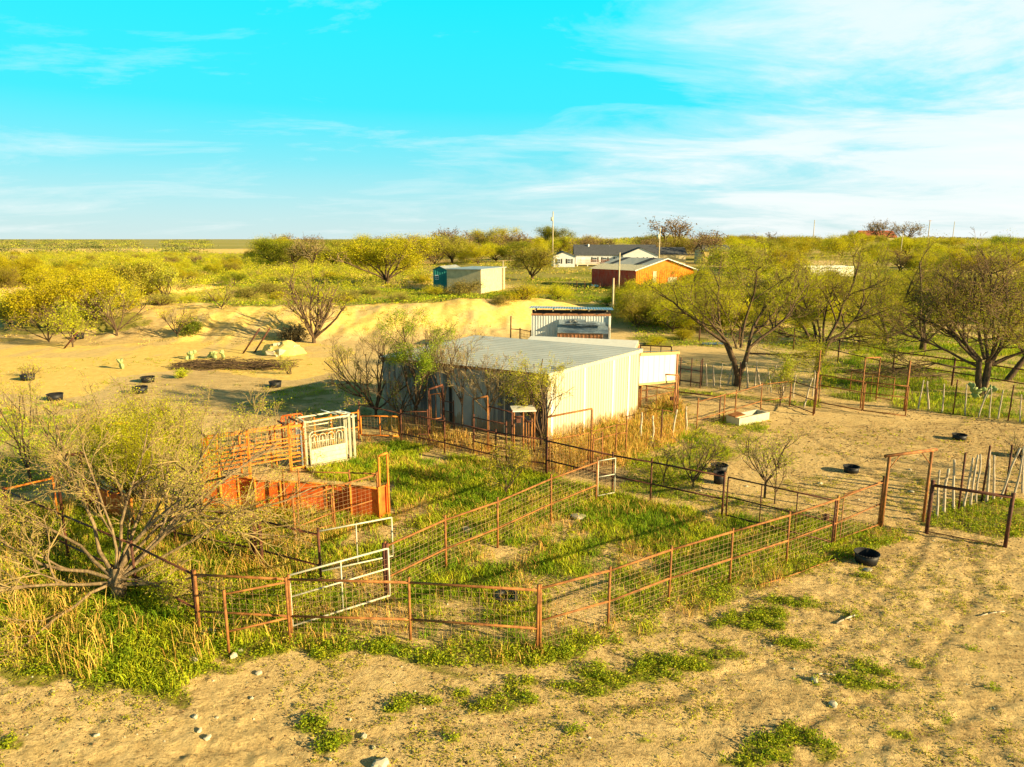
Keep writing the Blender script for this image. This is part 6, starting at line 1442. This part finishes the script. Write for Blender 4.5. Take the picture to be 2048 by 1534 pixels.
def skyline(x0, x1, d0, d1, t0, t1, n, kinds, label, group, seed):
    r2 = random.Random(seed); done = []; k = 0; tr = 0
    while k < n and tr < 4000:
        tr += 1; px = r2.uniform(x0, x1); D = r2.uniform(d0, d1); x = (px - 1024) / F * depth(0, D, 3)
        if any((x - u) ** 2 + (D - v) ** 2 < 16 for u, v in done): continue
        done.append((x, D)); z = hz(x, D); top = r2.uniform(t0, t1); hm = max(3.5, H - z + (478 - top) / F * D)
        bgplace(px, 0, r2.choices([q[0] for q in kinds], [q[1] for q in kinds])[0], 0, label, 'tree', 'brush_tree', group, D=D, hm=hm); k += 1
skyline(540, 1130, 200, 300, 461, 478, 42, ((KY, 4), (KB, 3), (KO, 3), (KG, 1)), 'tree in the far line left of the pale house', 'far trees left of the house', 5)
skyline(1120, 1600, 215, 320, 458, 474, 30, ((KY, 2), (KB, 4), (KO, 4)), 'tree in the far line behind the pale house', 'far trees behind the house', 6)
skyline(1440, 2120, 230, 400, 463, 486, 48, ((KY, 7), (KO, 2), (KB, 1), (KG, 1)), 'yellow-green tree in the far thicket at the right', 'far thicket trees at the right', 7)
# left brush
band(-60, 560, 511, 554, 54, ((KY, 5), (KO, 3), (KB, 2), (KG, 1)), (2.6, 4.3), 'yellow-green brush tree in the thicket left of the pond bank', 'brush trees in the left thicket', seed=1)
band(-40, 420, 553, 578, 13, ((KY, 3), (KO, 2), (KG, 2)), (2.8, 4.2), 'low rounded brush tree beside the pond bank at the left', 'low brush trees by the pond bank', seed=2)
for (a, b, h_, kk, lb) in ((120, 655, 128, KY, 'tall bushy yellow-green tree, left one of the big clump before the pond bank'), (190, 640, 118, KY, 'broad yellow-green tree, right one of the big clump before the pond bank'), (75, 640, 76, KG, 'dark green tree at the left foot of the big clump'), (225, 622, 70, KO, 'olive tree at the right foot of the big clump'),
   (20, 650, 60, KO, 'scruffy olive tree at the left edge below the dark mound'), (470, 572, 32, KG, 'round dark green bush tree behind the pond'), (290, 560, 50, KY, 'yellow tree behind the bank between the two pond-bank bare trees'), (150, 560, 36, KO, 'olive tree under the dark mound')):
    bgplace(a, b, kk, h_, lb, 'tree', 'brush_tree', None)
# middle
band(560, 870, 498, 535, 26, ((KY, 4), (KO, 3), (KB, 3)), (4.2, 6.4), 'brush tree in the thicket behind the teal shed and the bare many-stemmed tree', 'brush trees in the middle thicket', seed=3)
for (a, b, h_, kk, lb) in ((775, 572, 108, KY, 'large yellow-green mesquite left of the teal shed'), (905, 515, 66, KB, 'broad brown bare tree on the skyline behind the teal shed'), (985, 505, 55, KY, 'bright yellow-green tree on the skyline left of the transformer pole'),
   (1105, 500, 52, KG, 'rounded dark green tree on the skyline beneath the transformer pole'), (1020, 520, 66, KB, 'brown bare tree between the block hut and the pale house'), (1065, 560, 90, KO, 'wide low mesquite with dark trunk right of the block hut'), (1350, 510, 82, KB, 'tall bare tree rising above the skyline right of the red barn'),
   (1420, 530, 70, KB, 'bare brown tree before the tan house'), (930, 590, 38, KT, 'bare brushy shrub against the shaded side of the block hut'), (870, 530, 34, KB, 'bare grey-brown tree above the teal shed roof'), (1455, 550, 72, KO, 'olive tree right of the tan house')):
    bgplace(a, b, kk, h_, lb, 'tree', 'mesquite_tree', None)
for (a, b, h_, kk, lb) in ((1045, 600, 44, KS, 'bright lime shrub right of the block hut'), (1116, 598, 40, KS, 'small lime tree-like shrub on the lawn before the red barn'), (1265, 605, 42, KS, 'lime shrub at the near corner of the red barn'), (1000, 606, 22, KT, 'low grey-brown shrub below the block hut'), (1215, 612, 24, KS, 'low lime shrub above the tin shed roof'),
   (866, 590, 26, KS, 'low lime shrub at the foot of the teal shed'), (842, 566, 26, KS, 'round lime shrub left of the teal shed'), (660, 560, 24, KS, 'lime shrub before the middle thicket'), (740, 590, 22, KT, 'olive shrub below the large mesquite'), (600, 590, 24, KT, 'low olive shrub on the pond bank'), (700, 600, 26, KT, 'grey shrub on the crest of the dirt bank'), (800, 602, 26, KT, 'brown shrub on the crest right of the grey one')):
    bgplace(a, b, kk, h_, lb, 'shrub', 'shrub', None)
# right
band(1440, 2120, 513, 560, 42, ((KY, 7), (KO, 3), (KB, 2)), (4.8, 7.0), 'yellow-green tree in the middle of the right-hand thicket', 'middle thicket trees at the right', avoid=A_ + [(1600, 510, 1720, 575)], seed=7)
band(1285, 2120, 575, 650, 30, ((KY, 8), (KO, 2), (KB, 1)), (4.0, 5.8), 'yellow-green tree just beyond the big right-hand mesquites', 'near thicket trees at the right', avoid=[(1560, 500, 1740, 600)], seed=8)
band(1240, 1500, 600, 668, 22, ((KY, 6), (KO, 4)), (2.8, 4.4), 'half-bare yellow-green tree between the tin shed and the twin-trunked mesquite', 'half-bare trees right of the tin shed', seed=9)
band(1050, 1300, 630, 640, 0, ((KS, 1),), (1, 2), 'x', 'x')
band(-60, 700, 560, 612, 22, ((KT, 3), (KS, 2)), (1.0, 2.0), 'low olive shrub on the rough ground around the pond', 'low shrubs around the pond', 'shrub', 'shrub', seed=10)
band(1240, 2080, 610, 690, 20, ((KT, 2), (KS, 3)), (.8, 1.6), 'low yellow-green shrub under the right-hand trees', 'low shrubs under the right-hand trees', 'shrub', 'shrub', seed=11)
# skyline bare trees by the red roof
for (px, top, D, lb) in ((1760, 436, 380, 'round bare tree above the red roof'), (1806, 438, 380, 'narrow bare tree right of the red roof'), (1705, 455, 380, 'yellow-green tree left of the red roof')):
    z = hz((px-1024)/F*D, D); bgplace(px, 0, KB if 'bare' in lb else KY, 0, lb, 'tree', 'mesquite_tree', None, D=D, hm=H + (478 - top) / F * D - z)
# far plain scrub
def distant():
    P = []; S = []; C = []
    for (d0, d1, x0, x1, n, h_) in ((640, 1000, -1.0, .1, 900, 3.5), (1000, 2200, -1.0, .3, 1600, 4), (2200, 6000, -1., 1., 1500, 7), (430, 900, .15, 1.0, 900, 5.0), (395, 452, -.95, -.18, 200, 3.6)):
        y = NR.uniform(d0, d1, n); x = y * NR.uniform(x0, x1, n)
        k = ~((y > 430) & (y < 650) & (x < -60)); x, y = x[k], y[k]
        kk = fbm(x / (y * .05), y / (y * .12), 400) > .42; x, y = x[kk], y[kk]; n = len(x)
        m = 60; r = np.repeat(np.arange(n), m); w = (h_ * .9 + y * .0009)[r]
        P.append(np.stack([x[r] + NR.normal(0, 1, n*m) * w, y[r] + NR.normal(0, 1, n*m) * w, hgt(x, y)[r] + NR.uniform(.0, 1, n*m) * h_ * NR.uniform(.5, 1, n)[r]], 1)); S.append(NR.uniform(.5, 1.0, n*m) * (1.0 + y[r] * .0007))
        c = np.array([(.38, .36, .04), (.24, .24, .05), (.30, .24, .09), (.14, .15, .04)])[NR.integers(0, 4, n)[r]] * (1 + NR.uniform(-.25, .25, (n*m, 1))); C.append(c)
    P = np.vstack(P); V, Q = leafquads(P, np.concatenate(S), 0, .8)
    me = np_mesh('distant_scrub', V, Q, None, [M['leaf']], np.repeat(np.vstack(C), 4, 0)); o = bpy.data.objects.new('distant_scrub', me); COL.objects.link(o); tag(o, 'olive scrub covering the plain toward the horizon', 'scrub', None, 'stuff')
distant()
print('background copies', BGN[0])

# ------------------------------------------------------------------ sun, sky, camera
SUN_EL, SUN_AZ = rad(18), (.905, -.43)
sv = np.array([SUN_AZ[0], SUN_AZ[1], 0]); sv /= np.linalg.norm(sv)
sv = np.array([sv[0] * cos(SUN_EL), sv[1] * cos(SUN_EL), sin(SUN_EL)])
import mathutils
L = bpy.data.lights.new('sun', 'SUN'); L.energy = 5.0; L.angle = rad(.6); L.color = (1.0, .785, .42)
lo = bpy.data.objects.new('sun', L); COL.objects.link(lo); lo.rotation_euler = mathutils.Vector(sv).to_track_quat('Z', 'Y').to_euler(); lo.location = (0, 0, 50)

w = bpy.data.worlds.new('World'); SC.world = w; w.use_nodes = True; nt = w.node_tree; nt.nodes.clear()
class WT(NT):
    def __init__(s, t): s.t = t
W_ = WT(nt)
out = nt.nodes.new('ShaderNodeOutputWorld'); bg = nt.nodes.new('ShaderNodeBackground'); nt.links.new(bg.outputs[0], out.inputs[0])
sky = nt.nodes.new('ShaderNodeTexSky'); sky.sky_type = 'NISHITA'; sky.sun_disc = False; sky.sun_elevation = SUN_EL; sky.sun_rotation = math.atan2(sv[0], sv[1])
dirn = nt.nodes.new('ShaderNodeTexCoord').outputs['Generated']
sx = nt.nodes.new('ShaderNodeSeparateXYZ'); nt.links.new(dirn, sx.inputs[0])
el = sx.outputs[2]
grad = W_.ramp(el, [(0.0, (.60, .76, .76)), (.04, (.46, .76, .80)), (.10, (.20, .76, .86)), (.17, (.03, .78, .92)), (.30, (.0, .80, .95)), (.42, (.0, .62, .78)), (.6, (.0, .22, .42)), (1.0, (.0, .12, .28))])
# thin cloud on a high flat layer: the direction is projected onto a plane overhead
inv = W_.math('DIVIDE', 1.0, W_.math('MAXIMUM', W_.math('ADD', el, .13), .02))
cx = W_.math('MULTIPLY', sx.outputs[0], inv); cy = W_.math('MULTIPLY', sx.outputs[1], inv)
cmb = nt.nodes.new('ShaderNodeCombineXYZ'); nt.links.new(cx, cmb.inputs[0]); nt.links.new(cy, cmb.inputs[1])
mp = nt.nodes.new('ShaderNodeMapping'); nt.links.new(cmb.outputs[0], mp.inputs[0]); mp.inputs[2].default_value = (0, 0, rad(-24)); mp.inputs[3].default_value = (.62, 1.0, 1); mp.inputs[1].default_value = (2.3, 1.0, 0)
n1 = W_.noise(1.25, 9, .66, mp.outputs[0], .5)
mp2 = nt.nodes.new('ShaderNodeMapping'); nt.links.new(cmb.outputs[0], mp2.inputs[0]); mp2.inputs[3].default_value = (.16, .22, 1); mp2.inputs[1].default_value = (5.1, .4, 0)
n2 = W_.noise(1.0, 3, .5, mp2.outputs[0])
# more cloud toward the right and low down, clear at upper left centre
az = W_.math('DIVIDE', sx.outputs[0], W_.math('MAXIMUM', sx.outputs[1], .05))
rt = W_.ramp(W_.math('ADD', W_.math('MULTIPLY', az, .6), .5), [(0.0, (.12, .12, .12)), (.25, (.02, .02, .02)), (.50, (.0, .0, .0)), (.72, (.28, .28, .28)), (.95, (.58, .58, .58))])
lowc = W_.ramp(el, [(0.0, (.10, .10, .10)), (.10, (.20, .20, .20)), (.19, (.06, .06, .06)), (.5, (0, 0, 0))])
amt = W_.math('ADD', W_.math('ADD', W_.math('MULTIPLY', n1, 1.5), W_.math('MULTIPLY', n2, .7)), W_.math('ADD', rt, lowc))
clr = W_.math('MULTIPLY', W_.ramp(el, [(.10, (0, 0, 0)), (.19, (1, 1, 1))]), W_.ramp(W_.math('ADD', az, .5), [(.42, (1, 1, 1)), (.66, (0, 0, 0))]))
amt = W_.math('SUBTRACT', amt, W_.math('MULTIPLY', clr, .10))
cl = W_.ramp(amt, [(.0, (0, 0, 0)), (.61, (0, 0, 0)), (.72, (.30, .30, .30)), (.84, (.85, .85, .85)), (1.0, (1, 1, 1))])
amt2 = W_.math('MULTIPLY', amt, .50)
nt.links.new(amt2, cl.node.inputs[0])
skycol = W_.mix(cl, grad, (.88, .93, .93))
skycol = W_.mix(1.0, skycol, W_.ramp(el, [(.0, (1, 1, 1)), (.32, (1, 1, 1)), (.55, (.16, .16, .16))]), 'MULTIPLY')
k10 = W_.mix(1.0, skycol, (4.1, 4.1, 4.1), 'MULTIPLY')
fin = W_.mix(.04, k10, sky.outputs[0])
nt.links.new(fin, bg.inputs[0]); bg.inputs[1].default_value = .1

cam = bpy.data.cameras.new('camera'); cam.sensor_width = 36; cam.lens = 36 * F / 2048; cam.clip_end = 60000; cam.clip_start = .1
co = bpy.data.objects.new('camera', cam); COL.objects.link(co); co.location = (0, 0, H); co.rotation_euler = (rad(90) - PITCH, 0, 0); SC.camera = co
for o in ROOTS:
    if '_org' in o: del o['_org']
vs = SC.view_settings; vs.view_transform = 'Standard'; vs.look = 'None'; vs.gamma = 1; vs.exposure = 1.42; vs.use_curve_mapping = False
SC.render.resolution_x = 1024; SC.render.resolution_y = 767
SC.cycles.max_bounces = 6; SC.cycles.transparent_max_bounces = 4; SC.cycles.use_denoising = True
